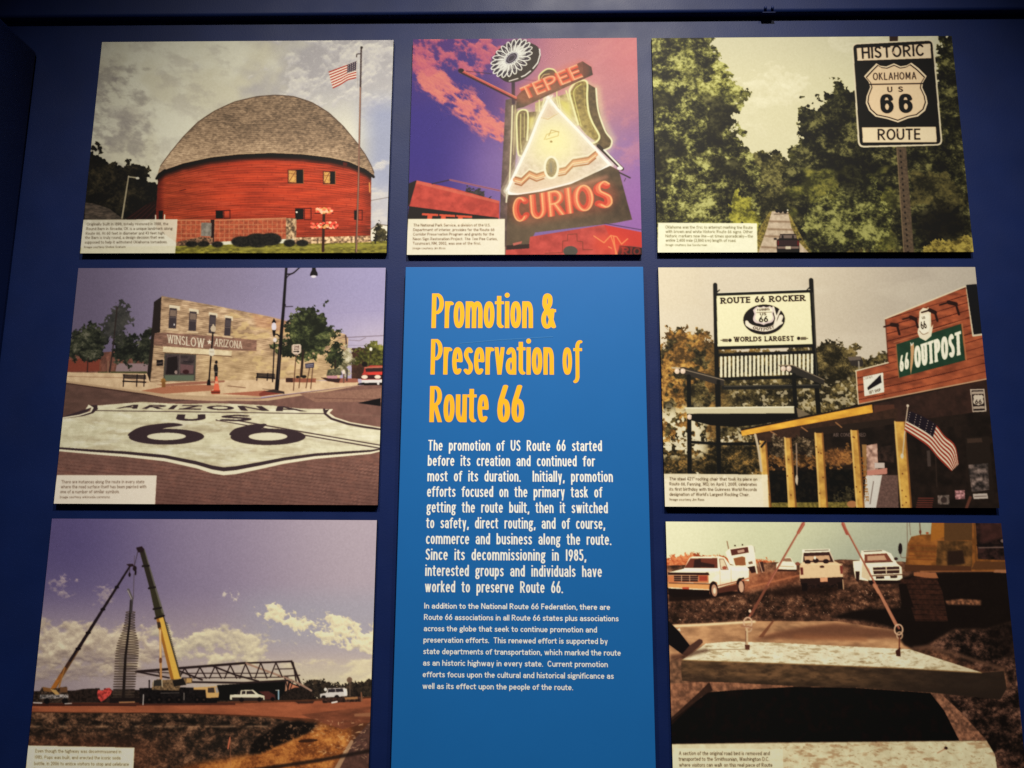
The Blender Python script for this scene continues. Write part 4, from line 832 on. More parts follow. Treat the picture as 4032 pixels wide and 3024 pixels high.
    # red pickup
    c.poly([(2012, 690), (2050, 676), (2140, 676), (2140, 770), (1992, 770), (1994, 735), (2004, 720)], (172, 68, 58)); c.poly([(2016, 692), (2130, 690), (2130, 714), (2020, 716)], (64, 44, 42)); c.poly([(2010, 686), (2140, 680), (2140, 690), (2010, 694)], (176, 110, 90)); c.poly([(2030, 722), (2140, 716), (2140, 734), (2040, 736)], (206, 70, 56))
    c.poly([(1993, 736), (2140, 734), (2140, 762), (1995, 762)], (70, 40, 40)); c.ell(2012, 748, 20, 12, (220, 196, 170)); c.ell(2094, 748, 20, 12, (220, 196, 170)); c.poly([(1992, 766), (2140, 764), (2140, 784), (1994, 786)], (206, 196, 184)); c.poly([(1970, 790), (2010, 782), (2010, 798), (1966, 798)], (20, 16, 20)); c.poly([(2008, 786), (2140, 784), (2140, 800), (2008, 800)], (34, 24, 24)); c.ell(2098, 790, 8, 9, (200, 190, 180))
    caption(c, [(72, 1356), (700, 1361), (688, 1570), (40, 1566)], [
        ('There are instances along the route in every state', 100, 623, 1409, 22), ('where the road surface itself has been painted with', 96, 635, 1440, 22), ('one of a number of similar symbols.', 93, 467, 1471, 22), ('Image courtesy wikimedia commons', 90, 405, 1502, 16)], (236, 216, 188), (96, 80, 72), .96)
    return c, (700, 1358)

def picture_rocker(w, h, quad):
    c = Print(w, h, quad, base=(196, 180, 154))
    X, Y = c.X, c.Y
    c.mix(smooth(X, 700, 1900)*.75, (152, 142, 130)); c.mix(smooth(X, 500, 80)*.6, (214, 196, 164)); c.mix(smooth(c.n(200, 4, 4, 3), .5, .8)*.2, (212, 198, 172)); c.mix(smooth(Y, 250, 650)*.35, (206, 186, 160))
    # trees
    c.poly([(60, 900), (430, 900), (700, 930), (700, 1500), (60, 1500)], (206, 190, 156), .8, soft=30)
    m = c.rough([(80, 520), (110, 440), (130, 400), (160, 385), (180, 430), (230, 410), (250, 440), (300, 405), (330, 430), (380, 480), (470, 520), (700, 540), (980, 520), (1010, 470), (1050, 510), (1080, 480), (1130, 530), (1200, 500), (1260, 560), (1290, 590), (1340, 570), (1400, 560), (1420, 620), (1240, 700), (1230, 930), (640, 1060), (80, 1100)], 16, 1.15, 201); c.leaves(m, [(40, 35, 22), (68, 59, 36), (100, 88, 54), (142, 124, 82)], 12, 202, .24, .9)
    c.leaves(m*smooth(X, 560, 280)*smooth(c.n(60, 3, 203), .35, .55), [(86, 66, 36), (152, 114, 60), (200, 156, 88)], 11, 204, .2, .9); c.mix(m*smooth(X, 420, 300)*smooth(Y, 800, 950)*smooth(c.n(28, 3, 205), .5, .62), (214, 198, 162)); c.mix(m*smooth(X, 430, 560)*smooth(Y, 650, 720)*smooth(c.n(22, 3, 206), .66, .76)*.7, (196, 180, 148))
    c.leaves(m*smooth(X, 400, 480)*smooth(X, 800, 600)*smooth(Y, 560, 530), [(120, 96, 50), (170, 136, 76)], 10, 207)
    m = c.rough([(80, 1060), (640, 1050), (760, 1100), (760, 1300), (80, 1300)], 18, 1.3, 211); c.leaves(m, [(34, 29, 18), (66, 56, 34), (110, 90, 52), (166, 130, 74)], 12, 212, .3, .95); c.mix(smooth(Y, 960, 1000)*smooth(Y, 1120, 1060)*smooth(X, 430, 460)*smooth(X, 660, 620)*smooth(noise_xy(X/40, Y/40, 3, 218), -.3, .4)*.8, (206, 190, 156)); c.mix(m*smooth(X, 420, 300)*smooth(c.n(28, 3, 215), .5, .62)*smooth(Y, 1200, 1120), (214, 198, 162))
    # giant rocking chair
    bk = (26, 25, 22)
    c.line([(405, 155), (412, 520), (430, 1270)], 25, bk, w1=25); c.line([(966, 125), (985, 560), (1010, 900)], 26, bk, w1=28); c.line([(975, 200), (1000, 700)], 4, (86, 80, 66))
    c.poly([(413, 212), (958, 190), (974, 502), (420, 520)], (226, 214, 166)); c.line([(410, 212), (962, 190)], 17, bk); c.line([(415, 202), (960, 180)], 3, (230, 220, 190)); c.line([(415, 525), (980, 508)], 19, bk); c.line([(425, 567), (982, 546)], 20, bk); c.line([(415, 200), (430, 185)], 6, bk); c.line([(940, 185), (960, 165)], 6, bk)
    for i in range(23):
        x = 440+i*24.1; y0 = 574-(x-430)*.035; y1 = 697-(x-430)*.045
        c.poly([(x-6, y0), (x+8, y0), (x+8, y1), (x-6, y1)], (220, 208, 172))
    c.line([(430, 706), (985, 688)], 18, bk); c.line([(455, 756), (1015, 745)], 24, (40, 38, 34)); c.line([(460, 748), (1010, 737)], 5, (86, 80, 68))
    c.poly([(178, 640), (225, 636), (458, 708), (458, 745), (430, 742), (200, 672)], (64, 56, 48)); c.line([(180, 640), (458, 712)], 5, (150, 134, 112)); c.poly([(150, 636), (200, 638), (200, 648), (152, 646)], (180, 160, 130))
    c.poly([(775, 624), (862, 622), (1042, 704), (1042, 732), (1020, 730), (830, 662)], (60, 54, 46)); c.line([(860, 624), (1042, 708)], 5, (140, 124, 104)); c.line([(775, 624), (862, 622)], 5, (170, 150, 120))
    c.line([(252, 690), (258, 1270)], 24, bk, w1=26); c.line([(865, 680), (878, 930)], 25, bk); c.line([(425, 720), (428, 870)], 22, bk)
    for (x, y) in ((183, 661), (217, 660), (803, 644), (836, 643), (257, 927), (845, 922)): c.ell(x, y, 15, 16, (216, 186, 160)); c.ell(x-4, y-5, 5, 5, (240, 214, 186))
    c.poly([(240, 908), (886, 900), (890, 930), (660, 970), (520, 985), (380, 975), (268, 948), (268, 915)], (24, 21, 18)); c.poly([(230, 872), (868, 862), (870, 904), (240, 909)], (196, 182, 146)); c.line([(232, 876), (868, 867)], 6, (226, 214, 180)); c.poly([(866, 864), (888, 870), (890, 926), (868, 906)], (30, 26, 22)); c.poly([(880, 870), (960, 910), (890, 930)], (120, 106, 84))
    c.line([(268, 1074), (430, 1084), (670, 1082)], 16, bk); c.line([(420, 1084), (960, 1076)], 14, bk)
    slab = dict(xs=.52, pw=.24, ph=.20, xh=.7, gap=.16, sp=.6, serif=.10)
    c.words('ROUTE 66 ROCKER', 438, 266, 932, 247, 36, (44, 30, 28), slab); c.words('WORLDS LARGEST', 516, 488, 866, 481, 29, (44, 30, 28), slab)
    for (x, s) in ((492, -1), (893, 1)):
        y = 479 if s < 0 else 466
        c.ell(x, y, 10, 10, (40, 28, 26)); c.line([(x+s*14, y-5), (x+s*42, y-6)], 4, (40, 28, 26)); c.line([(x+s*14, y+1), (x+s*54, y)], 4, (40, 28, 26)); c.line([(x+s*14, y+7), (x+s*42, y+6)], 4, (40, 28, 26))
    c.ell(691, 357, 122, 88, (36, 28, 26), rot=-2); cr = (226, 210, 180)
    c.line(catmull([(594, 385), (625, 402), (690, 415), (745, 402), (775, 375), (790, 340)]), 26, cr); c.ell(592, 378, 11, 16, cr, rot=-25); c.line([(750, 400), (762, 350), (745, 285)], 13, cr); c.line([(762, 350), (783, 302)], 11, cr); c.line([(745, 405), (795, 375)], 14, cr)
    c.poly(shield_pts(688, 334, 124, 110, -.03), (206, 184, 172)); c.poly(shield_pts(690, 330, 104, 92, -.03), (232, 220, 180)); c.line([(648, 317), (735, 313)], 3, (90, 70, 60))
    c.words('FANNING', 652, 309, 724, 303, 15, (66, 50, 44), 'sign'); c.words('US', 668, 334, 704, 332, 15, (40, 30, 28), 'sign'); c.words('66', 662, 374, 715, 371, 34, (36, 28, 26), 'sign'); c.text('OUT', [(624, 412), (684, 424), (684, 408), (628, 396)], (50, 36, 34), 'sign'); c.text('POST', [(688, 424), (752, 408), (748, 392), (688, 408)], (50, 36, 34), 'sign')
    # shop: dark lower wall, sidings
    c.poly([(1225, 850), (2000, 690), (2120, 1500), (690, 1500), (700, 1060)], (44, 32, 25), var=.2, vs=40); c.poly([(1330, 850), (2010, 700), (2020, 880), (1450, 960)], (66, 45, 36), var=.12, vs=30); c.poly([(1330, 856), (1450, 850), (1455, 880), (1330, 905)], (92, 60, 44))
    sid = [(1400, 350), (1872, 158), (1912, 450), (1990, 440), (2010, 700), (1245, 850), (1228, 655), (1416, 606)]
    m = c.poly(sid, (148, 84, 55), var=.16, vs=30, seed=3, st=2)
    sl = -.30; v = (Y-(X-1400)*sl*smooth(Y, 1000, 200)-(X-1400)*-.19*smooth(Y, 200, 1000))/44
    c.mix(m*(np.abs(v % 1-.5) > .445)*.85, (74, 30, 18)); c.mix(m*smooth(c.n(70, 3, 31, 3), .5, .8)*.35, (172, 102, 68))
    tr = (206, 188, 156)
    c.line([(1398, 350), (1872, 157)], 8, tr); c.line([(1400, 355), (1417, 606)], 5, (100, 52, 34)); c.line([(1226, 655), (1416, 606)], 8, tr); c.line([(1228, 655), (1242, 850)], 6, tr); c.line([(1246, 848), (2005, 696)], 6, (190, 160, 128)); c.line([(1874, 160), (1912, 448), (2000, 436)], 8, tr)
    c.poly([(1872, 150), (1935, 144), (1975, 432), (1916, 440)], (28, 27, 30))
    c.poly([(1462, 500), (1843, 377), (1866, 590), (1478, 694)], (42, 72, 52), var=.06, vs=30); c.line([(1462, 500), (1478, 694)], 6, (150, 100, 64)); c.line([(1450, 488), (1842, 362)], 5, (170, 110, 76)); c.line([(1848, 378), (1872, 588)], 8, (170, 110, 72))
    fat = dict(xs=.19, pw=.205, ph=.13, xh=.7, gap=.035, sp=.2, serif=.03)
    c.text('66', [(1484, 662), (1538, 640), (1536, 545), (1482, 572)], (236, 224, 190), dict(xs=.13, pw=.11, ph=.1, xh=.7, gap=.05, sp=.2)); c.text('OUTPOST', [(1572, 640), (1848, 556), (1842, 418), (1566, 512)], (236, 224, 190), fat)
    c.poly([(1546, 490), (1556, 500), (1565, 490), (1568, 530), (1562, 600), (1548, 678), (1544, 640), (1548, 560)], (190, 146, 106)); c.line([(1548, 490), (1552, 505), (1563, 490)], 5, (220, 210, 190))
    c.poly([(1600, 305), (1620, 285), (1645, 290), (1650, 280), (1665, 310), (1668, 400), (1680, 380), (1668, 450), (1635, 478), (1600, 460), (1588, 430), (1594, 390)], (222, 204, 170)); c.poly(shield_pts(1628, 380, 62, 120, -.2), (232, 218, 184)); c.words('US', 1616, 352, 1634, 348, 15, (60, 46, 40), 'sign'); c.words('66', 1612, 412, 1644, 403, 44, (44, 34, 32), 'sign'); c.line(catmull([(1600, 420), (1620, 440), (1650, 430)]), 4, (120, 96, 80))
    for p in ([(1392, 397), (1438, 384), (1468, 388), (1482, 440)], [(1502, 352), (1548, 340), (1576, 352), (1590, 398)], [(1612, 312), (1660, 298), (1690, 312), (1704, 360)], [(1718, 268), (1770, 252), (1812, 262), (1830, 322)]):
        c.line(p, 9, (52, 26, 20), w1=14); c.line([p[1], p[2]], 24, (52, 26, 20))
    c.poly([(1270, 690), (1386, 664), (1393, 778), (1278, 803)], (222, 212, 186)); c.poly([(1294, 752), (1372, 676), (1378, 722), (1298, 768)], (34, 27, 32)); c.words('COLLECTIBLES', 1274, 706, 1326, 694, 12, (80, 66, 58), 'thin'); c.words('GIFT SHOP', 1306, 790, 1374, 772, 17, (70, 54, 46), 'sign')
    c.poly([(1180, 574), (1256, 570), (1272, 604), (1266, 632), (1200, 624)], (62, 54, 48)); c.poly([(1180, 574), (1256, 570), (1258, 590), (1188, 596)], (110, 98, 86)); c.line([(1244, 600), (1246, 640)], 8, (150, 140, 124))
    c.poly([(1895, 760), (1978, 757), (1990, 889), (1908, 893)], (190, 172, 150)); c.poly([(1902, 767), (1972, 764), (1982, 882), (1914, 886)], (46, 34, 32)); c.poly([(1904, 774), (1972, 771), (1974, 786), (1906, 789)], (170, 152, 132)); c.poly([(1912, 860), (1978, 857), (1980, 872), (1914, 875)], (170, 152, 132)); c.poly(shield_pts(1943, 822, 62, 64), (196, 178, 154)); c.words('66', 1924, 846, 1962, 845, 26, (50, 38, 36), 'sign')
    # porch
    c.poly([(560, 1030), (1330, 900), (1470, 870), (1470, 960), (670, 1080), (640, 1035)], (72, 50, 37), var=.1, vs=20); c.poly([(900, 1000), (1450, 930), (1460, 960), (900, 1050)], (54, 40, 31))
    for x in (730, 910, 1110): c.line([(x, 1010-(x-730)*.14), (x+34, 1030-(x-730)*.12)], 8, (150, 110, 72))
    c.poly([(556, 1005), (1322, 850), (1326, 898), (562, 1037)], (226, 160, 66), var=.10, vs=30, st=2); c.line([(560, 1002), (1322, 846)], 9, (48, 36, 28))
    for i in range(40): c.ell(568+i*19.2, 998-i*3.95, 5, 5, (40, 30, 24))
    c.words('AIR CONDITIONED', 1094, 1040, 1286, 1038, 22, (116, 98, 88), 'sign')
    # plants beyond the porch
    m = c.rough([(715, 1150), (800, 1140), (1000, 1120), (1200, 1110), (1200, 1200), (1000, 1215), (720, 1230)], 16, 1.0, 221); c.leaves(m, [(60, 42, 24), (124, 90, 50), (170, 126, 70)], 10, 222); c.ell(1120, 1160, 90, 48, (150, 104, 60), alpha=.6, soft=12, var=.3)
    m = c.rough([(715, 1060), (1000, 1050), (1000, 1140), (715, 1150)], 14, 1.0, 223); c.leaves(m, [(34, 26, 20), (76, 62, 42), (150, 130, 104)], 9, 224)
    c.poly([(715, 1240), (1230, 1230), (1230, 1430), (730, 1440)], (26, 22, 17), var=.5, vs=16, seed=4); m = c.rough([(1060, 1420), (1120, 1370), (1200, 1330), (1210, 1430)], 14, .9, 225); c.leaves(m, [(40, 34, 22), (110, 98, 66)], 9, 226); c.poly([(735, 1425), (1225, 1418), (1225, 1500), (735, 1500)], (122, 108, 56), var=.2, vs=8); c.line([(880, 1080), (885, 1320)], 8, (150, 130, 110)); c.ell(882, 1290, 8, 28, (196, 176, 150)); c.ell(1205, 1432, 30, 20, (170, 120, 80))
    # white cabinet, posters, furniture against the shop
    c.poly([(1262, 1085), (1290, 1085), (1290, 1270), (1272, 1270)], (150, 116, 74)); c.poly([(1288, 1090), (1352, 1078), (1358, 1240), (1292, 1262)], (172, 136, 118), var=.25, vs=25); c.poly([(1292, 1238), (1410, 1220), (1410, 1256), (1294, 1266)], (190, 130, 112)); c.poly([(1336, 1190), (1395, 1190), (1395, 1222), (1336, 1222)], (196, 176, 160)); c.poly([(1284, 1265), (1382, 1262), (1342, 1500), (1272, 1500)], (208, 196, 178)); c.poly([(1380, 1262), (1472, 1262), (1478, 1500), (1336, 1500)], (112, 88, 78), var=.1); c.line([(1330, 1300), (1310, 1430)], 5, (120, 104, 96)); c.poly([(1360, 1100), (1450, 1085), (1450, 1190), (1360, 1180)], (60, 44, 36), var=.3, vs=20)
    c.poly([(1865, 1040), (2005, 1035), (2035, 1400), (1895, 1400)], (50, 38, 30)); c.poly([(1876, 1048), (1962, 1044), (1966, 1068), (1878, 1074)], (78, 60, 48)); c.poly([(1882, 1200), (1998, 1190), (2006, 1345), (1904, 1360)], (104, 90, 82), var=.5, vs=24, seed=7); c.poly([(1910, 1370), (1994, 1366), (1998, 1396), (1914, 1400)], (186, 170, 154)); c.line([(1920, 1385), (1988, 1382)], 5, (90, 74, 68), .8)
    c.poly([(1804, 1350), (1862, 1348), (1864, 1400), (1808, 1402)], (168, 122, 118), var=.3, vs=10); c.poly([(1704, 1378), (1772, 1376), (1772, 1432), (1706, 1432)], (112, 98, 88), var=.3, vs=10); c.ell(1740, 1405, 18, 18, (70, 56, 50))
    for i in range(5): c.line([(1592-i*3, 1396+i*13), (1678-i*2, 1396+i*13)], 7, (112, 60, 48))
    c.line([(1855, 1500), (1880, 1430), (1895, 1390)], 16, (110, 70, 54)); c.poly([(1640, 1120), (1660, 1116), (1666, 1210), (1646, 1212)], (84, 70, 62)); c.line([(1690, 1090), (1700, 1330)], 6, (66, 50, 40))
    # posts
    for i, (a, b, y0, d, e) in enumerate(((664, 706, 1066, 692, 738), (808, 850, 1048, 836, 886), (985, 1036, 1018, 1014, 1068), (1195, 1242, 1002, 1232, 1282), (1450, 1516, 950, 1492, 1558))):
        m = c.poly([(a, y0), (b, y0), (e, 1500), (d, 1500)], (200, 150, 78), var=.12, vs=40, seed=20+i); c.line([(a+5, y0), (d+5, 1500)], 9, (224, 182, 112), .8); c.line([(b-4, y0), (e-4, 1500)], 10, (126, 86, 46), .8)
        rng = np.random.default_rng(i)
        for q in range(5):
            f = rng.random(); x = a+(d-a)*f+rng.random()*(b-a)*.8+4; c.ell(x, y0+(1450-y0)*f, 4, 5, (96, 58, 30), alpha=.8)
    c.words('RANCHER', 1254, 1160, 1284, 1420, 22, (150, 96, 40), 'sign', .8); c.line(catmull([(640, 1030), (660, 1120), (676, 1240)]), 14, (190, 170, 140)); c.line([(676, 1100), (700, 1070)], 12, (40, 34, 30))
    # flag
    c.line([(1531, 858), (1518, 960), (1498, 1165)], 6, (196, 176, 150)); c.ell(1530, 857, 8, 8, (206, 186, 160)); c.ell(1497, 1150, 9, 14, (206, 190, 160))
    flag(c, [(1536, 886), (1610, 915), (1690, 962), (1745, 1030), (1806, 1086), (1828, 1196)], [(1510, 1000), (1580, 1046), (1650, 1096), (1705, 1160), (1750, 1205), (1786, 1238)], .46, (152, 66, 48), (222, 202, 172), (40, 30, 40))
    caption(c, [(108, 1258), (712, 1262), (720, 1480), (108, 1480)], [
        ('The steel 42\'1" rocking chair that took its place on', 140, 652, 1298, 20), ('Route 66, Fanning, MO, on April 1, 2008, celebrates', 140, 649, 1328, 20), ('its first birthday with the Guinness World Records', 140, 650, 1358, 20),
        ("designation of World's Largest Rocking Chair.", 141, 606, 1388, 20), ('Image courtesy Jim Ross', 142, 343, 1416, 15)], (244, 224, 184), (58, 46, 40), .88)
    return c, (714, 1260)

def picture_cranes(w, h, quad):
    c = Print(w, h, quad, base=(128, 116, 132))
    X, Y = c.X, c.Y
    c.mix(smooth(X, 1100, 250)*smooth(Y, 900, 200)*.85, (88, 78, 112)); c.mix(smooth(X, 900, 2100)*.75, (166, 152, 152)); c.mix(smooth(Y, 450, 950)*.75, (172, 156, 146)); c.mix(smooth(Y, 850, 1080)*smooth(X, 600, 1700)*.7, (196, 182, 146)); c.mix(smooth(X, 700, 100)*smooth(Y, 850, 1050)*.6, (136, 122, 124))
    c.mix(smooth(X, 1100, 1600)*smooth(Y, 420, 620)*smooth(Y, 950, 760)*.5, (142, 142, 150))
    # clouds
    c.clouds(smooth(Y, 590, 720)*smooth(X, 1150, 500)*smooth(Y, 1100, 930), 110, -.8, (212, 192, 160), (140, 124, 114), 3, 1.5, .7, .95)
    c.clouds(smooth(Y, 780, 900)*smooth(X, 1250, 700)*smooth(Y, 1110, 1000), 60, -.2, (176, 158, 138), (120, 106, 106), 13, 3.2, .8, .75)
    c.clouds(smooth(Y, 650, 780)*smooth(Y, 1010, 900)*smooth(X, 660, 880)*smooth(X, 1850, 1350), 80, -.6, (214, 196, 158), (156, 144, 130), 4, 1.5, .65, .95)
    band = np.exp(-((Y-(600+(X-1400)*.28))/85)**2)*smooth(X, 1350, 1440)+np.exp(-((Y-(760+(X-1850)*.12))/95)**2)*smooth(X, 1760, 1880)
    c.clouds(np.clip(band*1.2, 0, 1), 58, -.25, (236, 216, 166), (178, 164, 140), 6, 1.4, .4, .95, .25)
    c.clouds(smooth(Y, 850, 950)*smooth(X, 1250, 1650), 80, .2, (222, 204, 158), (190, 174, 144), 7, 2.6, .8, .75)
    c.clouds(smooth(np.hypot((X-1280)/70, (Y-530)/80), 1.1, .5), 40, .2, (206, 190, 166), (160, 148, 142), 8, 1.2, .4, .9); c.clouds(smooth(np.hypot((X-305)/110, (Y-430)/60), 1.1, .5), 50, .1, (186, 168, 156), (124, 110, 124), 9, 1.6, .5, .8)
    c.clouds(smooth(X, 900, 600)*smooth(Y, 380, 450)*smooth(Y, 700, 560), 60, 1.0, (180, 164, 152), (130, 116, 126), 10, 1.5, .5, .7)
    # horizon and ground
    m = c.rough([(1690, 1050), (1790, 1045), (1830, 1035), (1880, 1060), (2140, 1045), (2140, 1160), (1690, 1160)], 8, .8, 301); c.leaves(m, [(36, 30, 26), (60, 50, 40), (84, 68, 52)], 9, 302)
    c.poly([(60, 1108), (330, 1105), (700, 1100), (1200, 1110), (1700, 1120), (1700, 1180), (60, 1180)], (52, 40, 34), var=.4, vs=9)
    c.poly([(20, 1178), (1000, 1176), (1700, 1160), (2140, 1140), (2130, 1720), (10, 1720)], (92, 58, 38), var=.18, vs=40, st=3)
    c.poly([(20, 1196), (1000, 1192), (1700, 1172), (2140, 1150), (2140, 1300), (1500, 1258), (1000, 1240), (20, 1232)], (146, 90, 62), var=.08, vs=20, st=5); c.poly([(20, 1180), (1300, 1178), (1300, 1192), (20, 1200)], (84, 48, 36)); c.line([(20, 1190), (700, 1196)], 5, (60, 36, 30))
    g = c.mask([(10, 1238), (900, 1242), (1500, 1268), (1900, 1330), (1700, 1400), (1400, 1720), (10, 1720)])
    c.leaves(g, [(44, 35, 28), (72, 54, 41), (106, 78, 58), (144, 110, 84)], 10, 303, .22, .95)
    for (y, al, sd) in ((1285, .8, 5), (1335, .6, 7)): c.mix(g*np.exp(-((Y-y-c.n(200, 2, sd)*20)/16)**2)*smooth(c.n(26, 3, sd+1, 2), .35, .6)*al, (28, 22, 18))
    c.mix(g*np.exp(-((Y-1322)/7)**2)*smooth(c.n(20, 3, 19, 2), .4, .65)*.6, (158, 128, 100))
    c.mix(smooth(Y, 1330, 1480)*smooth(X, 1100, 500)*.5, (104, 62, 42))
    y2 = c.mask([(1440, 1480), (1560, 1420), (1700, 1370), (1820, 1310), (2000, 1330), (1990, 1430), (1900, 1560), (1700, 1720), (700, 1720), (1000, 1560)]); y2 = blur(y2, 16*c.k); c.leaves(y2, [(112, 68, 36), (160, 104, 54), (190, 130, 72)], 12, 305, .15, .95)
    d = c.mask([(1380, 1490), (1400, 1410), (1500, 1350), (1560, 1310), (1680, 1285), (1800, 1305), (1740, 1360), (1600, 1420), (1450, 1485)]); c.mix(blur(d, 5*c.k)*smooth(c.n(14, 3, 306), .08, .4), (30, 23, 19)); c.ell(1740, 1408, 60, 10, (66, 40, 26), rot=-4)
    c.poly([(1700, 1250), (2120, 1200), (2120, 1290), (1950, 1340), (1830, 1300)], (118, 74, 52), var=.12, vs=20, st=4); c.poly([(2020, 1245), (2120, 1238), (2118, 1262), (2020, 1262)], (150, 110, 80), .7)
    c.poly([(2115, 1290), (2020, 1400), (1850, 1720), (2125, 1720)], (92, 66, 56), var=.12, vs=20); c.line([(2004, 1414), (1880, 1640)], 20, (156, 124, 96), w1=30)
    rng = np.random.default_rng(9)
    for i in range(150):
        x = 1750+rng.random()*360; y = 1280+rng.random()*250
        if abs(y-1300-(x-1800)*.1) < 180: c.line([(x, y), (x+rng.normal()*14, y+rng.normal()*6)], 4, (214, 180, 140), rng.random()*.7)
    c.line([(1180, 1620), (1500, 1572), (1800, 1528), (2120, 1468)], 20, (40, 28, 24), .85, soft=4)
    c.line([(1268, 1390), (1256, 1455)], 8, (190, 110, 80)); c.line([(1270, 1380), (1272, 1560)], 3, (150, 100, 70))
    # frame building
    dk = (52, 38, 36)
    c.poly([(1190, 1072), (1600, 1046), (1700, 1080), (1700, 1160), (1190, 1165)], (26, 24, 22)); c.poly([(1600, 1046), (1640, 1048), (1640, 1130), (1600, 1120)], (40, 30, 28)); c.poly([(1606, 1050), (1620, 1050), (1612, 1110), (1600, 1118)], (170, 130, 104)); c.poly([(1630, 1060), (1690, 1085), (1690, 1120), (1620, 1110)], (180, 120, 92))
    for p, w_ in (([(700, 990), (980, 968), (1360, 938)], 14), ([(1360, 938), (1500, 934), (1640, 928)], 10), ([(700, 990), (900, 1028)], 9), ([(690, 988), (960, 1000), (1500, 1000)], 5), ([(960, 1052), (1350, 1058), (1640, 1042)], 11), ([(980, 1028), (1620, 1024)], 5), ([(1640, 928), (1700, 1080)], 12), ([(1650, 935), (1670, 1060), (1690, 1085)], 8), ([(1160, 955), (1300, 1010), (1440, 1048)], 9), ([(960, 985), (1100, 1040)], 9), ([(1540, 975), (1660, 972)], 5), ([(1560, 1020), (1690, 1012)], 6)): c.line(p, w_, dk)
    c.line([(1365, 940), (1620, 1034), (1700, 1070), (1760, 1105)], 11, (150, 122, 104))
    x = 960
    while x < 1600:
        yb = 1030 if x < 1500 else 1022; yt = 938+(1360-x)*.07 if x < 1360 else 934-(x-1360)*.02
        c.line([(x, yb), (x+34, yt+4)], 7, dk); c.line([(x+34, yt+4), (x+72, yb)], 7, dk); x += 92
    c.line([(830, 980), (850, 1020)], 5, dk); c.line([(1600, 1030), (1625, 1120)], 6, dk); c.line([(1650, 1050), (1620, 1130)], 6, dk)
    c.poly([(1560, 1160), (1600, 1110), (1660, 1086), (1710, 1086), (1765, 1115), (1790, 1158)], (46, 36, 30), var=.3, vs=8)
    # bottle of rings
    def hw(y): return np.interp(y, [628, 690, 740, 780, 810, 850, 900, 960, 1000, 1080, 1158], [27, 30, 38, 52, 62, 68, 70, 68, 66, 66, 62])
    def cx(y): return np.interp(y, [628, 1158], [667, 622])
    for y in np.arange(632, 1160, 15.5):
        x0, wd = cx(y), hw(y); tl = (66, 54, 46) if int(y) % 2 else (84, 70, 58)
        c.ring(x0, y, wd, 5 if y < 900 else 3, 4.2, tl)
    c.line([(668, 560), (660, 700), (636, 900), (622, 1160)], 9, (44, 34, 30), w1=18); c.poly([(600, 890), (626, 886), (618, 1000), (592, 1004)], (110, 98, 86), .45)
    c.line([(670, 630), (676, 552)], 14, (74, 66, 66)); c.line([(676, 552), (653, 495)], 16, (96, 88, 86)); c.line([(672, 548), (650, 500)], 4, (170, 160, 150))
    # cranes
    for k in range(20):
        f0, f1 = k/20, (k+1.2)/20; col = np.array((44, 32, 36))*(1-smooth(f0, .72, .95))+np.array((158, 104, 46))*smooth(f0, .72, .95)
        c.line([(668-468*f0, 345+745*f0), (668-468*f1, 345+745*f1)], 11+16*f0, col, w1=11+16*f1)
    for f in (.18, .36, .55, .68): c.ell(668-468*f, 345+745*f, 12+8*f, 9, (34, 24, 26))
    c.line([(668-468*.7+9, 345+745*.7), (215, 1090)], 5, (120, 90, 56)); c.poly([(640, 340), (680, 338), (690, 352), (660, 356)], (50, 32, 34)); c.line([(268, 965), (230, 1100)], 8, (150, 108, 60))
    c.line([(662, 360), (660, 395)], 3, (60, 44, 44)); c.ell(661, 404, 7, 13, (40, 28, 30)); c.line([(690, 290), (690, 350)], 3, (90, 76, 80)); c.line([(712, 260), (690, 350)], 3, (60, 48, 48)); c.ell(692, 366, 12, 16, (44, 30, 32)); c.ell(697, 390, 6, 18, (40, 28, 30)); c.line([(688, 400), (684, 550)], 3, (80, 68, 66))
    c.poly([(718, 250), (746, 244), (812, 480), (782, 486)], (56, 48, 38)); c.poly([(782, 484), (812, 480), (862, 650), (820, 664)], (64, 58, 40)); c.poly([(746, 246), (752, 250), (870, 640), (858, 645)], (96, 92, 72), .8)
    c.poly([(820, 660), (866, 650), (972, 1030), (912, 1045)], (204, 158, 78)); c.poly([(820, 660), (836, 658), (930, 1040), (912, 1045)], (150, 104, 46)); c.line([(862, 640), (900, 780), (968, 1020)], 7, (70, 64, 52))
    for k in range(22): c.line([(876+k*4.0, 690+k*14), (890+k*3.6, 700+k*14)], 4, (80, 72, 56))
    for (x0, y0, x1, y1) in ((740, 352, 776, 350), (778, 486, 814, 480), (806, 612, 850, 604), (816, 668, 868, 652)): c.line([(x0, y0), (x1, y1)], 12, (40, 32, 28))
    c.poly([(700, 240), (735, 232), (750, 250), (740, 270), (712, 268)], (48, 32, 34)); c.poly([(826, 690), (846, 690), (852, 720), (832, 730)], (70, 52, 40)); c.line([(846, 740), (851, 1050)], 13, (178, 132, 86)); c.line([(846, 740), (848, 915)], 9, (206, 166, 118)); c.line([(848, 915), (848, 930)], 17, (110, 70, 40))
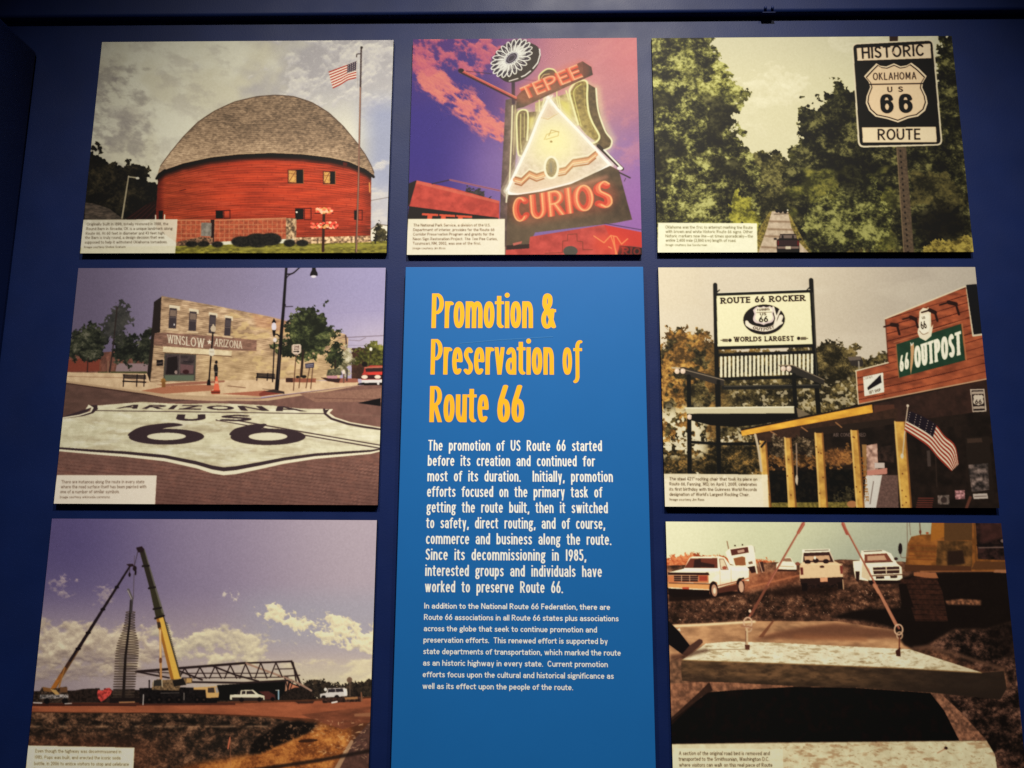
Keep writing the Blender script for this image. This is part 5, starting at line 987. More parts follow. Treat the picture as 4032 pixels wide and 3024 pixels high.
    # crane carriers
    c.poly([(720, 1090), (980, 1085), (1200, 1090), (1190, 1180), (720, 1184)], (32, 26, 25), var=.3, vs=9); c.poly([(800, 1055), (830, 1035), (870, 1040), (960, 1035), (1040, 1030), (1040, 1060), (970, 1068), (960, 1105), (795, 1100)], (110, 90, 66), var=.3, vs=10); c.poly([(808, 1042), (856, 1040), (856, 1076), (802, 1078)], (60, 54, 48)); c.line([(806, 1042), (802, 1080)], 4, (190, 170, 140)); c.line([(856, 1040), (858, 1080)], 5, (200, 180, 150)); c.poly([(920, 1045), (985, 1030), (1004, 1070), (930, 1080)], (40, 34, 30)); c.poly([(1005, 1030), (1038, 1030), (1034, 1056), (1004, 1056)], (176, 140, 92))
    c.poly([(1048, 1086), (1130, 1082), (1190, 1078), (1202, 1120), (1198, 1146), (1125, 1150), (1120, 1100), (1048, 1100)], (190, 150, 98)); c.poly([(1134, 1088), (1172, 1086), (1176, 1118), (1134, 1118)], (74, 60, 50)); c.poly([(1178, 1086), (1190, 1082), (1200, 1112), (1186, 1122)], (150, 140, 130))
    for x in (780, 840, 900, 960, 1070, 1110): c.ell(x, 1160, 20, 20, (22, 18, 18)); c.ell(x, 1160, 7, 7, (64, 50, 42))
    c.line([(745, 1130), (742, 1190)], 6, (180, 170, 160)); c.line([(990, 1120), (990, 1160)], 6, (130, 120, 110)); c.line([(850, 1120), (960, 1118)], 3, (120, 110, 100)); c.line([(780, 1052), (780, 1100)], 7, (34, 26, 26)); c.ell(780, 1046, 5, 6, (34, 26, 26))
    c.poly([(130, 1085), (190, 1095), (280, 1080), (300, 1180), (95, 1180), (110, 1120)], (70, 56, 46), var=.4, vs=9); c.poly([(135, 1082), (190, 1092), (200, 1115), (140, 1108)], (128, 92, 54)); c.poly([(240, 1084), (284, 1084), (286, 1116), (240, 1116)], (110, 80, 54)); c.poly([(180, 1095), (215, 1100), (250, 1140), (230, 1150)], (176, 140, 90)); c.poly([(120, 1130), (290, 1128), (290, 1150), (115, 1155)], (120, 112, 106), var=.5, vs=8); c.ell(270, 1168, 18, 18, (28, 24, 24)); c.ell(160, 1168, 18, 18, (28, 24, 24)); c.line([(80, 1178), (130, 1180)], 6, (200, 190, 180)); c.line([(270, 1184), (310, 1182)], 5, (190, 180, 170))
    c.poly([(300, 1110), (380, 1095), (480, 1090), (490, 1172), (300, 1172)], (50, 38, 32), var=.3, vs=10); c.poly([(470, 1100), (498, 1106), (510, 1092), (540, 1088), (556, 1104), (545, 1130), (510, 1160), (488, 1172), (470, 1150), (464, 1125)], (168, 70, 62), var=.3, vs=9); c.poly([(503, 1093), (512, 1101), (518, 1090)], (70, 40, 36))
    c.poly([(540, 1150), (740, 1148), (740, 1176), (540, 1180)], (40, 30, 28)); c.line([(600, 1176), (690, 1174)], 8, (160, 120, 84))
    # vehicles
    c.poly([(1268, 1130), (1330, 1128), (1334, 1102), (1408, 1100), (1440, 1126), (1476, 1136), (1478, 1160), (1268, 1160)], (206, 194, 164)); c.poly([(1340, 1108), (1362, 1107), (1362, 1126), (1338, 1127)], (60, 50, 48)); c.poly([(1368, 1107), (1402, 1106), (1422, 1126), (1368, 1127)], (60, 50, 48)); c.poly([(1310, 1128), (1320, 1105), (1334, 1104), (1330, 1128)], (50, 40, 38)); c.poly([(1280, 1146), (1470, 1148), (1470, 1166), (1280, 1168)], (56, 46, 42)); c.ell(1338, 1160, 15, 14, (30, 24, 24)); c.ell(1448, 1158, 15, 14, (30, 24, 24))
    c.poly([(1440, 1110), (1500, 1108), (1540, 1130), (1544, 1158), (1480, 1160), (1476, 1136)], (88, 50, 44)); c.ell(1526, 1156, 13, 12, (28, 22, 22)); c.line([(1562, 1104), (1562, 1156)], 8, (150, 170, 176)); c.line([(1545, 1103), (1564, 1103)], 4, (210, 200, 180))
    c.poly([(1812, 1126), (1850, 1118), (1860, 1092), (1960, 1088), (1978, 1110), (1976, 1138), (1815, 1148)], (190, 180, 168)); c.poly([(1862, 1096), (1950, 1092), (1955, 1112), (1860, 1116)], (56, 48, 50)); c.line([(1905, 1094), (1908, 1114)], 4, (170, 160, 150)); c.poly([(1955, 1090), (1975, 1094), (1978, 1130), (1960, 1136)], (216, 204, 184)); c.ell(1834, 1146, 14, 13, (36, 28, 28)); c.ell(1914, 1144, 14, 13, (36, 28, 28)); c.ell(1846, 1098, 9, 10, (210, 200, 184))
    c.ell(1991, 1040, 17, 17, (112, 92, 76)); c.line([(1993, 1055), (1994, 1140)], 5, (110, 92, 76)); c.poly([(1820, 1150), (2060, 1140), (2060, 1172), (1830, 1180)], (66, 46, 38), var=.4, vs=8); c.poly([(1960, 1146), (2040, 1142), (2040, 1156), (1965, 1160)], (150, 112, 76)); c.line([(2062, 1118), (2066, 1165)], 9, (130, 92, 66)); c.line([(1885, 1178), (1915, 1172)], 8, (220, 210, 196)); c.poly([(1660, 1170), (1780, 1168), (1770, 1182), (1680, 1184)], (70, 46, 36))
    caption(c, [(47, 1437), (690, 1450), (677, 1720), (20, 1710)], [
        ('Even though the highway was decommissioned in', 91, 610, 1480, 22), ('1985, Pops was built, and erected the iconic soda', 88, 605, 1518, 22), ('bottle, in 2006 to entice visitors to stop and celebrate', 84, 656, 1556, 22), ('Route 66 just west of Arcadia, OK.', 80, 440, 1594, 22)], (226, 213, 178), (92, 80, 62), .96)
    return c, (690, 1444)

def picture_slab(w, h, quad):
    c = Print(w, h, quad, base=(186, 184, 148))
    X, Y = c.X, c.Y
    c.mix(smooth(X, 700, 100)*.7, (214, 206, 166)); c.mix(smooth(X, 700, 1500)*.8, (152, 152, 132)); c.mix(smooth(Y, 60, 300)*smooth(X, 600, 1300)*.4, (138, 142, 128))
    # rough ground
    m = c.rough([(60, 265), (250, 240), (450, 255), (640, 270), (700, 275), (750, 300), (750, 360), (60, 380)], 8, .8, 401); c.leaves(m, [(132, 68, 40), (176, 98, 60), (204, 130, 86)], 10, 402)
    soil = [(100, 310), (600, 300), (740, 290), (870, 300), (1130, 274), (1250, 280), (1500, 288), (1600, 300), (2250, 320), (2300, 1700), (100, 1700)]
    s = c.mask(soil); c.leaves(s, [(64, 43, 31), (96, 66, 48), (130, 94, 70), (160, 120, 90)], 22, 403, .15, .95)
    tr = c.mask([(560, 360), (880, 330), (890, 400), (600, 470), (110, 520), (110, 480)]); c.mix(blur(tr, 20*c.k)*.5, (166, 100, 66)); c.line([(580, 440), (880, 370)], 10, (178, 116, 80), .6)
    r = c.mask([(100, 520), (420, 480), (900, 440), (1300, 430), (1480, 440), (1500, 580), (1100, 600), (600, 640), (100, 670)]); r = blur(r, 10*c.k); c.leaves(r, [(40, 25, 17), (68, 45, 32), (100, 69, 50), (150, 112, 84)], 12, 404, .15, .98)
    c.mix(r*smooth(noise_xy(X/11, Y/9, 2, 405), 1.9, 2.5)*.8, (206, 170, 140)); c.poly([(640, 470), (900, 425), (1140, 440), (1100, 470), (800, 500)], (40, 22, 15), .8, soft=10)
    c.poly([(110, 480), (380, 480), (430, 455), (560, 470), (330, 510), (110, 525)], (30, 16, 12), .9, soft=4)
    # bright strip of old roadbed
    c.poly([(100, 660), (330, 652), (620, 640), (1100, 640), (1500, 700), (1560, 810), (100, 880)], (166, 126, 92), var=.15, vs=30, st=3); c.line([(100, 672), (330, 660), (620, 642)], 12, (226, 196, 152), soft=3); c.poly([(600, 745), (760, 700), (1000, 660), (1100, 650), (1480, 700), (1500, 740), (900, 745)], (106, 72, 52), .85, soft=10); c.poly([(640, 735), (720, 640), (736, 636), (668, 735)], (110, 70, 48), .8); c.poly([(850, 720), (1280, 735), (1290, 760), (840, 745)], (140, 96, 66), .7, soft=8)
    # shade under the machine
    shade = [(1070, 620), (1180, 580), (1300, 568), (1480, 560), (1500, 380), (1700, 350), (2300, 330), (2300, 660), (2150, 640), (1980, 690), (1800, 690), (1640, 780), (1560, 810), (1500, 780), (1440, 680), (1280, 640)]
    c.poly(shade, (26, 16, 12), .96, soft=6)
    # excavator
    c.poly([(1520, 190), (1545, 140), (1600, 128), (1660, 125), (1668, 30), (2250, 30), (2250, 345), (1505, 345), (1512, 300)], (130, 86, 40), var=.16, vs=40); c.poly([(1668, 30), (1740, 30), (1740, 140), (1660, 170)], (150, 100, 40)); c.poly([(1740, 30), (1905, 30), (1905, 160), (1740, 165)], (94, 67, 38)); c.poly([(1700, 165), (1905, 165), (1905, 330), (1690, 330)], (100, 71, 38), var=.25, vs=30); c.poly([(1760, 225), (1850, 220), (1862, 300), (1760, 310)], (52, 34, 24), soft=4); c.poly([(1505, 305), (1900, 315), (1900, 345), (1505, 345)], (88, 56, 34))
    for y in (190, 225, 250, 272): c.line([(1525, y), (1690, y+6)], 5, (120, 72, 34))
    c.line([(1540, 210), (1560, 208)], 6, (110, 60, 30)); c.line([(1600, 130), (1595, 60)], 5, (90, 60, 40)); c.ell(1598, 112, 7, 12, (110, 60, 40)); c.ell(1640, 118, 9, 6, (150, 80, 44))
    c.poly([(1925, 55), (2110, 55), (2118, 280), (1940, 272)], (46, 30, 26), var=.5, vs=26); c.poly([(1945, 60), (2090, 60), (2085, 150), (1960, 180)], (80, 48, 40), .7, soft=10); c.line([(1935, 190), (2110, 188)], 10, (30, 20, 18)); c.line([(1945, 205), (2105, 203)], 8, (110, 90, 80)); c.ell(2085, 165, 12, 10, (150, 130, 120), alpha=.7); c.line([(1918, 50), (1930, 330)], 10, (110, 74, 36)); c.poly([(1925, 285), (2200, 290), (2200, 335), (1900, 335)], (96, 64, 36)); c.line([(1600, 345), (2200, 345)], 8, (150, 100, 60), .7)
    c.line([(1520, 50), (1524, 260)], 4, (120, 100, 84)); c.line([(1534, 50), (1540, 130)], 4, (120, 100, 84)); c.ell(1480, 211, 12, 33, (40, 26, 26)); c.line(catmull([(1482, 244), (1486, 262), (1515, 264)]), 4, (120, 96, 80))
    m = c.poly([(1470, 400), (1560, 380), (1690, 372), (1730, 470), (1762, 640), (1570, 640), (1520, 480)], (64, 38, 27), var=.2, vs=14); c.mix(m*(np.abs(((Y-X*.02)/30) % 1-.5) > .42)*.6, (28, 16, 12)); c.poly([(1560, 350), (1690, 352), (1706, 386), (1640, 384), (1560, 372)], (150, 100, 66)); c.poly([(1470, 420), (1515, 420), (1560, 560), (1490, 550)], (30, 18, 14)); c.poly([(1745, 520), (1840, 508), (1960, 516), (1956, 545), (1760, 542)], (120, 84, 60), var=.3, vs=12, soft=2); c.poly([(2040, 335), (2200, 338), (2200, 360), (2030, 352)], (150, 106, 74))
    # dug ground at right
    g = c.mask([(1640, 790), (1800, 690), (1980, 690), (2150, 640), (2300, 650), (2300, 1700), (2060, 1700), (1980, 1340), (1720, 1070), (2130, 1040), (2100, 930), (2000, 940)]); c.leaves(blur(g, 8*c.k), [(24, 16, 12), (50, 34, 26), (90, 64, 50), (134, 100, 80)], 16, 411, .28, 1.0)
    c.poly([(1980, 700), (2200, 640), (2220, 900), (2120, 860)], (24, 14, 10), .7, soft=25)
    # vehicles
    wh = (232, 216, 178)
    c.poly([(745, 330), (748, 302), (772, 285), (785, 265), (832, 264), (846, 290), (866, 308), (866, 338)], (226, 212, 176)); c.poly([(776, 286), (788, 268), (830, 267), (840, 288)], (140, 110, 86)); c.line([(755, 340), (865, 340)], 10, (60, 34, 26)); c.line([(760, 314), (850, 318)], 4, (160, 130, 100))
    c.line([(455, 168), (482, 300)], 6, (130, 96, 74)); c.poly([(446, 232), (466, 212), (600, 190), (614, 200), (632, 340), (600, 350), (575, 320), (500, 310), (470, 300)], wh); c.poly([(474, 216), (578, 200), (584, 234), (482, 252)], (96, 54, 44)); c.poly([(515, 222), (556, 214), (558, 230), (520, 238)], (176, 140, 118)); c.poly([(492, 268), (545, 256), (562, 262), (566, 310), (505, 312)], (140, 92, 58)); c.poly([(580, 290), (604, 284), (608, 300), (584, 304)], (120, 90, 70)); c.poly([(576, 320), (620, 312), (632, 350), (600, 356)], (60, 34, 28)); c.line([(632, 355), (620, 300)], 8, (226, 206, 170)); c.poly([(640, 290), (668, 288), (678, 345), (655, 350)], (70, 44, 36)); c.line([(646, 292), (664, 350)], 5, (200, 160, 130)); c.ell(502, 193, 5, 5, (70, 50, 40)); c.ell(546, 188, 5, 5, (70, 50, 40)); c.line([(614, 200), (620, 232)], 4, (150, 140, 120))
    body = [(105, 352), (200, 330), (232, 266), (250, 258), (410, 256), (440, 264), (474, 308), (565, 314), (584, 330), (584, 402), (540, 398), (515, 410), (400, 444), (395, 410), (372, 402), (350, 420), (350, 455), (108, 452)]
    mb = c.poly(body, wh); c.mix(mb*smooth(Y, 380, 440)*smooth(X, 380, 420)*.5, (196, 164, 128)); c.mix(mb*smooth(Y, 345, 335)*smooth(Y, 318, 330)*.6, (250, 240, 208)); c.mix(mb*smooth(noise_xy(X/40, Y/14, 3, 91), .6, 2)*.25, (190, 160, 128)); c.line([(478, 330), (480, 410)], 3, (180, 150, 120)); c.line([(412, 336), (416, 430)], 3, (180, 150, 120)); c.poly([(202, 326), (238, 268), (398, 266), (400, 326)], (112, 62, 46)); c.poly([(262, 276), (300, 270), (300, 322), (256, 324)], (60, 36, 32)); c.poly([(300, 290), (380, 305), (380, 322), (300, 320)], (60, 36, 32)); c.poly([(410, 274), (432, 272), (460, 330), (418, 332)], (206, 184, 148)); c.line([(410, 272), (418, 334), (462, 334), (434, 272), (410, 272)], 4, (120, 84, 66)); c.ell(440, 324, 14, 10, (150, 84, 62))
    c.poly([(105, 352), (345, 352), (352, 368), (105, 366)], (60, 34, 28)); c.poly([(105, 368), (345, 368), (346, 414), (105, 410)], (184, 116, 76)); c.poly([(140, 371), (284, 371), (282, 406), (142, 404)], (58, 36, 32))
    for y in (382, 394): c.line([(140, y), (284, y)], 3, (190, 150, 116))
    for x in (186, 234): c.line([(x, 372), (x, 405)], 4, (200, 160, 126))
    c.poly([(290, 372), (338, 372), (338, 402), (290, 402)], (150, 70, 50)); c.poly([(105, 412), (352, 418), (400, 410), (352, 452), (105, 440)], (206, 144, 92)); c.line([(112, 414), (350, 420)], 5, (66, 38, 30)); c.poly([(190, 438), (230, 438), (230, 460), (190, 460)], (170, 84, 60)); c.poly([(105, 445), (350, 458), (352, 494), (140, 500), (105, 480)], (30, 17, 14))
    c.line([(400, 432), (515, 404)], 7, (150, 94, 70)); c.ell(376, 452, 26, 48, (44, 24, 20), rot=-6); c.ell(380, 458, 17, 36, (170, 130, 104), rot=-6); c.ell(381, 460, 8, 18, (220, 190, 156)); c.ell(534, 430, 24, 46, (44, 24, 20), rot=-4); c.ell(539, 436, 15, 34, (190, 150, 122), rot=-4); c.poly([(520, 390), (556, 380), (556, 398), (520, 404)], (40, 24, 20)); c.line([(545, 398), (584, 386)], 10, (180, 120, 90)); c.poly([(402, 448), (520, 420), (520, 455), (405, 475)], (90, 52, 38))
    c.poly([(885, 310), (902, 290), (1100, 288), (1136, 310), (1142, 395), (885, 400)], (208, 174, 134)); c.poly([(905, 290), (908, 228), (1062, 222), (1086, 290)], (70, 42, 36)); c.poly([(912, 256), (1058, 250), (1066, 280), (916, 284)], (190, 150, 116)); c.poly([(900, 216), (1064, 212), (1064, 230), (900, 236)], (226, 214, 180)); c.line([(916, 224), (1055, 219)], 4, (60, 40, 36)); c.line([(905, 232), (898, 290)], 7, (226, 210, 174)); c.line([(1062, 228), (1088, 286)], 7, (200, 180, 150))
    for (x, y) in ((932, 290), (980, 282), (1040, 286)): c.ell(x, y, 18, 14, (50, 30, 28))
    c.ell(975, 266, 6, 10, (230, 214, 184)); c.ell(1017, 318, 14, 7, (70, 40, 34)); c.line([(890, 302), (1136, 302)], 4, (240, 196, 150)); c.poly([(886, 388), (1142, 378), (1144, 420), (892, 425)], (52, 32, 26)); c.poly([(1005, 383), (1050, 381), (1050, 406), (1006, 408)], (206, 146, 110)); c.poly([(888, 322), (904, 322), (906, 366), (892, 366)], (100, 44, 36)); c.poly([(1122, 312), (1138, 312), (1140, 360), (1126, 360)], (120, 60, 48)); c.poly([(895, 415), (930, 415), (930, 462), (900, 462)], (30, 18, 16)); c.poly([(1106, 408), (1140, 408), (1142, 450), (1112, 452)], (36, 22, 18)); c.line([(1140, 395), (1144, 450)], 5, (206, 170, 130)); c.ell(872, 300, 14, 10, (130, 80, 60)); c.poly([(930, 425), (1105, 420), (1105, 440), (930, 446)], (44, 27, 22), var=.4, vs=9)
    c.poly([(1200, 285), (1240, 282), (1250, 225), (1385, 222), (1425, 240), (1462, 300), (1488, 320), (1492, 385), (1470, 400), (1300, 404), (1215, 390), (1205, 340)], wh); c.poly([(1268, 245), (1400, 238), (1432, 286), (1268, 292)], (120, 72, 54)); c.poly([(1285, 255), (1385, 250), (1400, 278), (1285, 282)], (196, 160, 128), .8); c.line([(1268, 294), (1435, 288)], 5, (80, 50, 42)); c.poly([(1248, 222), (1376, 218), (1376, 232), (1250, 238)], (214, 202, 170)); c.line([(1265, 228), (1370, 223)], 4, (70, 50, 44)); c.poly([(1318, 322), (1474, 316), (1476, 356), (1322, 362)], (66, 40, 34)); c.line([(1320, 340), (1475, 335)], 6, (206, 186, 150)); c.line([(1396, 318), (1398, 360)], 6, (206, 186, 150)); c.line([(1300, 372), (1490, 364)], 6, (90, 58, 46)); c.poly([(1335, 376), (1385, 374), (1385, 388), (1336, 390)], (60, 38, 32)); c.poly([(1420, 372), (1462, 370), (1462, 384), (1422, 386)], (60, 38, 32)); c.ell(1454, 271, 12, 9, (60, 40, 36)); c.poly([(1215, 345), (1240, 345), (1236, 410), (1218, 400)], (54, 32, 26)); c.poly([(1290, 398), (1480, 398), (1480, 415), (1300, 425)], (40, 24, 19)); c.poly([(1255, 295), (1300, 330), (1300, 400), (1250, 380)], (200, 176, 140))
    # the slab
    topc = [(330, 772), (480, 760), (800, 770), (1100, 786), (1534, 806), (1962, 944), (1500, 916), (1000, 897), (600, 882), (188, 870), (300, 795)]
    c.poly([(120, 875), (300, 800), (370, 820), (188, 905), (200, 1000), (350, 1000), (340, 1060), (100, 1240)], (116, 86, 64), var=.2, vs=20); c.poly([(100, 1010), (340, 1000), (500, 1000), (860, 1025), (700, 1040), (360, 1055), (140, 1230)], (132, 94, 70), var=.2, vs=20)
    c.line([(1560, 800), (1660, 792), (1850, 850), (2090, 925)], 22, (112, 82, 62), .8, soft=5)
    m = c.poly(topc, (214, 199, 163), var=.05, vs=30); c.mix(m*smooth(noise_xy(X/60, Y/14, 5, 421), .1, 2.0)*.6, (140, 116, 84)); c.mix(m*smooth(noise_xy(X/26, Y/8, 3, 422), .9, 2.0)*.4, (110, 86, 60)); c.mix(m*smooth(X, 1500, 1900)*.4, (170, 148, 116)); c.line([(350, 808), (560, 806)], 4, (110, 84, 60), .8)
    front = [(186, 868), (600, 884), (1000, 898), (1500, 918), (1962, 946), (2010, 942), (2092, 935), (2110, 1040), (2070, 1104), (1660, 1062), (1200, 1032), (880, 1026), (500, 1004), (190, 992), (182, 930)]
    m = c.poly(front, (96, 73, 50), var=.22, vs=24, seed=5, st=3); c.mix(m*smooth(X, 900, 1900)*.85, (50, 38, 30)); c.mix(m*smooth(noise_xy(X/50, Y/18, 4, 423), .2, 1.8)*.5, (60, 44, 32)); c.line([(188, 870), (600, 885), (1000, 899), (1500, 919), (1960, 946)], 6, (150, 120, 80), .8); c.mix(m*smooth(Y-(X-186)*.05, 930, 1000)*.6, (50, 37, 28))
    hole = [(340, 1062), (500, 1048), (860, 1028), (1200, 1034), (1660, 1066), (1720, 1130), (1836, 1350), (100, 1368), (110, 1240)]
    c.poly(hole, (17, 11, 9), var=.5, vs=40); c.poly([(350, 1000), (370, 1050), (300, 1090), (110, 1270), (110, 1225), (290, 1060)], (44, 27, 20), .8)
    c.poly([(1660, 1068), (1722, 1070), (1850, 1190), (1990, 1345), (1832, 1352), (1740, 1170)], (128, 92, 70), var=.25, vs=16)
    m = c.poly([(100, 1368), (700, 1358), (1400, 1352), (1990, 1346), (2040, 1430), (2080, 1700), (100, 1700)], (208, 192, 152), var=.05, vs=30); c.mix(m*smooth(noise_xy(X/70, Y/26, 5, 431), .1, 2.0)*.6*smooth(X, 500, 900), (150, 112, 82)); c.mix(m*smooth(noise_xy(X/18, Y/9, 3, 432), 1.0, 2.2)*.45*smooth(X, 500, 900), (120, 84, 60)); c.ell(1750, 1391, 11, 9, (50, 28, 24)); c.line([(1700, 1420), (1745, 1395)], 7, (150, 96, 72), .6); c.line([(140, 1366), (1990, 1346)], 5, (90, 66, 50), .6)
    # leg and shoe
    c.poly([(100, 630), (170, 700), (240, 790), (190, 836), (100, 770)], (20, 15, 17)); c.poly([(188, 836), (232, 785), (290, 745), (308, 750), (312, 766), (280, 800), (215, 845)], (86, 58, 46)); c.poly([(160, 690), (175, 680), (180, 700)], (206, 190, 160)); c.poly([(120, 840), (200, 830), (330, 800), (360, 815), (200, 860), (120, 870)], (76, 50, 38), .7, soft=5)
    # slings
    for (a, b, k0, k1) in (((920, 40), (588, 612), (905, 66), (876, 116)), ((1130, 40), (1472, 682), (1142, 66), (1165, 122))):
        c.line([a, b], 10, (140, 84, 66), w1=13); c.line([k0, k1], 22, (150, 84, 66), w1=18); c.line([(a[0]+3, a[1]), (b[0]+3, b[1])], 3, (206, 160, 124), .6)
    c.line([(1325, 425), (1352, 470)], 18, (176, 122, 92)); c.line([(1360, 480), (1452, 660)], 16, (170, 118, 90)); c.line([(690, 435), (600, 600)], 15, (122, 78, 58))
    for (x, y) in ((578, 648), (1470, 690)): c.ring(x, y, 24, 30, 9, (196, 160, 130)); c.ring(x+6, y+34, 16, 20, 8, (180, 146, 116))
    c.line([(572, 690), (574, 800)], 13, (190, 160, 124)); c.line([(566, 700), (566, 790)], 4, (110, 76, 60)); c.poly([(560, 780), (590, 780), (588, 810), (562, 808)], (96, 60, 44)); c.ell(590, 580, 8, 10, (214, 180, 150)); c.line([(540, 668), (600, 676)], 8, (150, 110, 84))
    c.line([(1475, 730), (1474, 800)], 8, (110, 66, 48)); c.poly([(1452, 815), (1480, 795), (1482, 850), (1456, 846)], (74, 40, 30))
    caption(c, [(139, 1392), (785, 1396), (792, 1700), (120, 1700)], [
        ('A section of the original road bed is removed and', 170, 708, 1433, 24), ('transported to the Smithsonian, Washington D.C.', 168, 704, 1467, 24), ('where visitors can walk on this real piece of Route', 171, 723, 1502, 24)], (224, 208, 168), (62, 52, 42), .75)
    return c, (788, 1394)

# ----------------------------------------------------------------------------
# boards with printed faces
# ----------------------------------------------------------------------------
ink_mat = material('printed_ink', (.5, .5, .5), .55, .12, vcol='ink')
edge_black = material('black_board_edge', (.012, .012, .014), .6, .3, mottling=.2, mottle_scale=60)

def sheet_mesh(name, col, w, h, keep, y=0.0, x0=0.0, z0=0.0):
    """grid of printed dots (col: rows x cols x 3 linear); keep marks the cells that exist; local x right, z down from the top left corner"""
    R, C = col.shape[:2]
    xs = x0+np.linspace(0, w, C); zs = z0-np.linspace(0, h, R)
    q = np.argwhere(keep); i, j = q[:, 0], q[:, 1]
    quads = np.stack([i*C+j, (i+1)*C+j, (i+1)*C+j+1, i*C+j+1], 1)
    used, inv = np.unique(quads.ravel(), return_inverse=True)
    vi, vj = used//C, used % C
    co = np.stack([xs[vj], np.full(len(used), y), zs[vi]], 1).astype(np.float32)
    me = bpy.data.meshes.new(name)
    n = len(quads)
    me.vertices.add(len(used)); me.vertices.foreach_set('co', co.ravel())
    me.loops.add(n*4); me.loops.foreach_set('vertex_index', inv.astype(np.int32).ravel())
    me.polygons.add(n); me.polygons.foreach_set('loop_start', np.arange(0, n*4, 4, dtype=np.int32))
    me.update(calc_edges=True)
    a = me.attributes.new('ink', 'FLOAT_COLOR', 'POINT')
    rgba = np.ones((len(used), 4), np.float32); rgba[:, :3] = col.reshape(-1, 3)[used]
    a.data.foreach_set('color', rgba.ravel())
    return me

def photo_panel(label, x0, x1, z0, z1, picture, quad, level):
    w, h = x1-x0, z0-z1
    root = bpy.data.objects.new('photo_panel', None); COL.objects.link(root); root.location = (x0, 0, z0)
    tag(root, label, 'photo panel', 'photo panels hung in a grid on the navy wall')
    link('board', box_mesh('board', 0, w, .0004, .012, -h, 0, .0006, 1), edge_black, root)
    c, corner = picture(w, h, quad)
    ink = c.ink(LIGHT*level)
    u, v = hmap(c.H, [corner])[0]; u, v = int(round(u)), int(round(v))
    cap = np.zeros((c.Hh-1, c.W-1), bool); cap[v:, :u] = True
    link('print', sheet_mesh('print', ink, w, h, ~cap), ink_mat, root)
    link('caption', sheet_mesh('caption', ink, w, h, cap), ink_mat, root)
    return root

photo_panel('photo panel of a red round barn with a domed roof and a flag', -1.2495, -.3894, 1.3556, .7065, picture_barn, [(562, 230), (2147, 219), (2103, 1382), (441, 1376)], LV['barn'])
photo_panel('square photo panel of a neon tepee shop sign under a purple sky', -.3322, .3182, 1.3571, .7006, picture_neon, [(150, 97), (1708, 86), (1742, 1593), (112, 1593)], LV['neon'])
photo_panel('photo panel of a black and white historic route sign beside a wooded road', .3617, 1.2227, 1.3557, .7060, picture_road, [(97, 72), (1812, 55), (1925, 1287), (123, 1295)], LV['road'])
photo_panel('photo panel of a brick corner building and a big painted shield on the road', -1.2497, -.3898, .6633, .0147, picture_shield, [(208, 53), (2147, 60), (2092, 1555), (52, 1535)], LV['shield'])
photo_panel('photo panel of a giant rocking chair beside a wood sided shop with a flag', .3617, 1.2225, .6629, .0144, picture_rocker, [(72, 55), (1925, 45), (2065, 1452), (115, 1450)], LV['rocker'])
photo_panel('photo panel of two cranes raising a ringed bottle tower', -1.2504, -.3906, -.0244, -.6734, picture_cranes, [(191.6, 64.5), (2156.4, 74.4), (2101.6, 1687.5), (24.7, 1662.9)], LV['cranes'])
photo_panel('photo panel of a concrete slab lifted on slings before white trucks', .3623, 1.2228, -.0241, -.6731, picture_slab, [(92.2, 50.6), (2076.9, 60.6), (2239.6, 1666.1), (137.8, 1641.3)], LV['slab'])

# the blue text panel in the middle stands a little further off the wall
BLUE = (.0085, .121, .395)
blue = material('blue_panel_face', BLUE, .5, .22, mottling=.015, mottle_scale=9)
TX, TZ, TW, TH, TY = -.3327, .6618, .6517, 1.335, -.010
root = bpy.data.objects.new('text_panel', None); COL.objects.link(root); root.location = (TX, TY, TZ)
tag(root, 'tall blue text panel with yellow heading and white paragraphs', 'text panel')
link('board', box_mesh('board', 0, TW, 0, .024, -TH, 0, .0010, 2), blue, root)

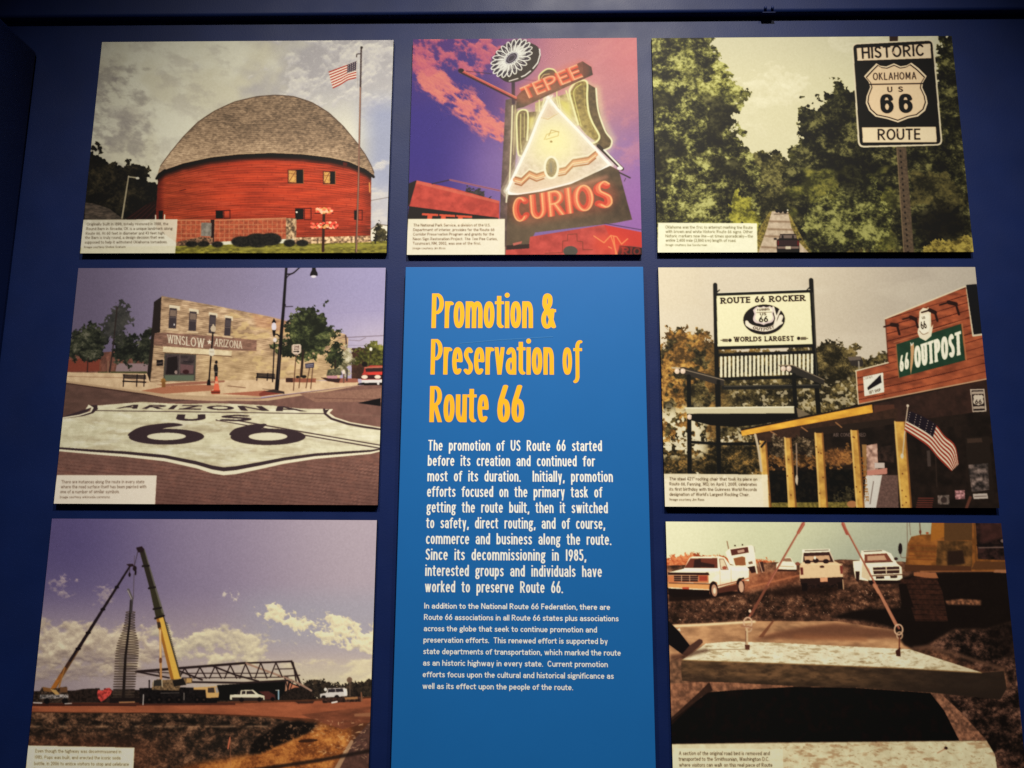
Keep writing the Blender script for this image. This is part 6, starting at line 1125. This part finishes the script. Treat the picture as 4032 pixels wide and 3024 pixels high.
def lettering(name, x0, y0, x1, y1, lines, h, colour, style, spaced=None, extra=None):
    """mm on the panel, from its top left corner"""
    c = Print((x1-x0)/1000, (y1-y0)/1000, [(x0, y0), (x1, y0), (x1, y1), (x0, y1)], ppm=1150)
    m = np.zeros(c.shape)
    for t, a, b, y in lines:
        m = np.maximum(m, c.text(t, [(a, y), (b, y), (b, y-h), (a, y-h)], (0, 0, 0), style, 0, 3))
    col = np.ones(c.shape+(3,))*np.array(BLUE)
    if extra: col = extra(c, col)
    mm = m[..., None]; col = col*(1-mm)+np.array(colour)*mm
    k = np.abs(col-np.array(BLUE)).max(-1) > .004
    keep = k[:-1, :-1] | k[1:, :-1] | k[:-1, 1:] | k[1:, 1:]
    link(name, sheet_mesh(name, col, (x1-x0)/1000, (y1-y0)/1000, keep, -.0003, x0/1000, -y0/1000), ink_mat, root)
def scratch(c, col):
    keep = c.a; c.a = col*255
    c.line([(151, 215), (260, 205), (404, 196)], 1.0, np.array((.10, .27, .52))*255, .7)
    c.ell(3.5, 4, 2.2, 2.2, (160, 170, 170), alpha=.5)
    out = c.a/255; c.a = keep; return out

lettering('heading', 60, 60, 500, 462, [('Promotion', 74.6, 350.4, 172.4), ('&', 372.7, 411.6, 172.6), ('Preservation', 74.9, 406.4, 300.5), ('o\u0192', 429.5, 482.7, 300.7), ('Route', 75.0, 232.5, 429.1), ('66', 255.4, 327.2, 429.1)], 97.2, (.86, .435, .018), 'head', extra=scratch)
WHITE = (.86, .86, .80)
lettering('introduction', 60, 468, 580, 886, [
 ('The promotion of US Route 66 started', 73.6, 531.3, 504.5), ('before its creation and continued for', 73.6, 512.2, 544.5), ('most of its duration.  Initially, promotion', 73.6, 558.7, 584.7), ('efforts focused on the primary task of', 73.6, 530.2, 625.0),
 ('getting the route built, then it switched', 73.6, 544.1, 665.3), ('to safety, direct routing, and of course,', 73.6, 536.4, 705.5), ('commerce and business along the route.', 73.6, 551.9, 745.7), ('Since its decommissioning in 1985,', 73.6, 486.8, 785.9),
 ('interested groups and individuals have', 73.6, 526.5, 826.1), ('worked to preserve Route 66.', 73.6, 426.6, 866.4)], 28.3, WHITE, 'intro')
lettering('paragraph', 60, 887, 590, 1112, [
 ('In addition to the National Route 66 Federation, there are', 73.3, 545.8, 907.0), ('Route 66 associations in all Route 66 states plus associations', 73.3, 566.8, 934.8), ('across the globe that seek to continue promotion and', 73.3, 511.9, 962.5), ('preservation efforts.  This renewed effort is supported by', 73.3, 538.5, 990.2),
 ('state departments of transportation, which marked the route', 73.3, 570.8, 1018.0), ('as an historic highway in every state.  Current promotion', 73.3, 537.9, 1045.8), ('efforts focus upon the cultural and historical significance as', 73.3, 552.1, 1073.5), ('well as its effect upon the people of the route.', 73.3, 450.2, 1101.3)], 13.9, WHITE, 'body')
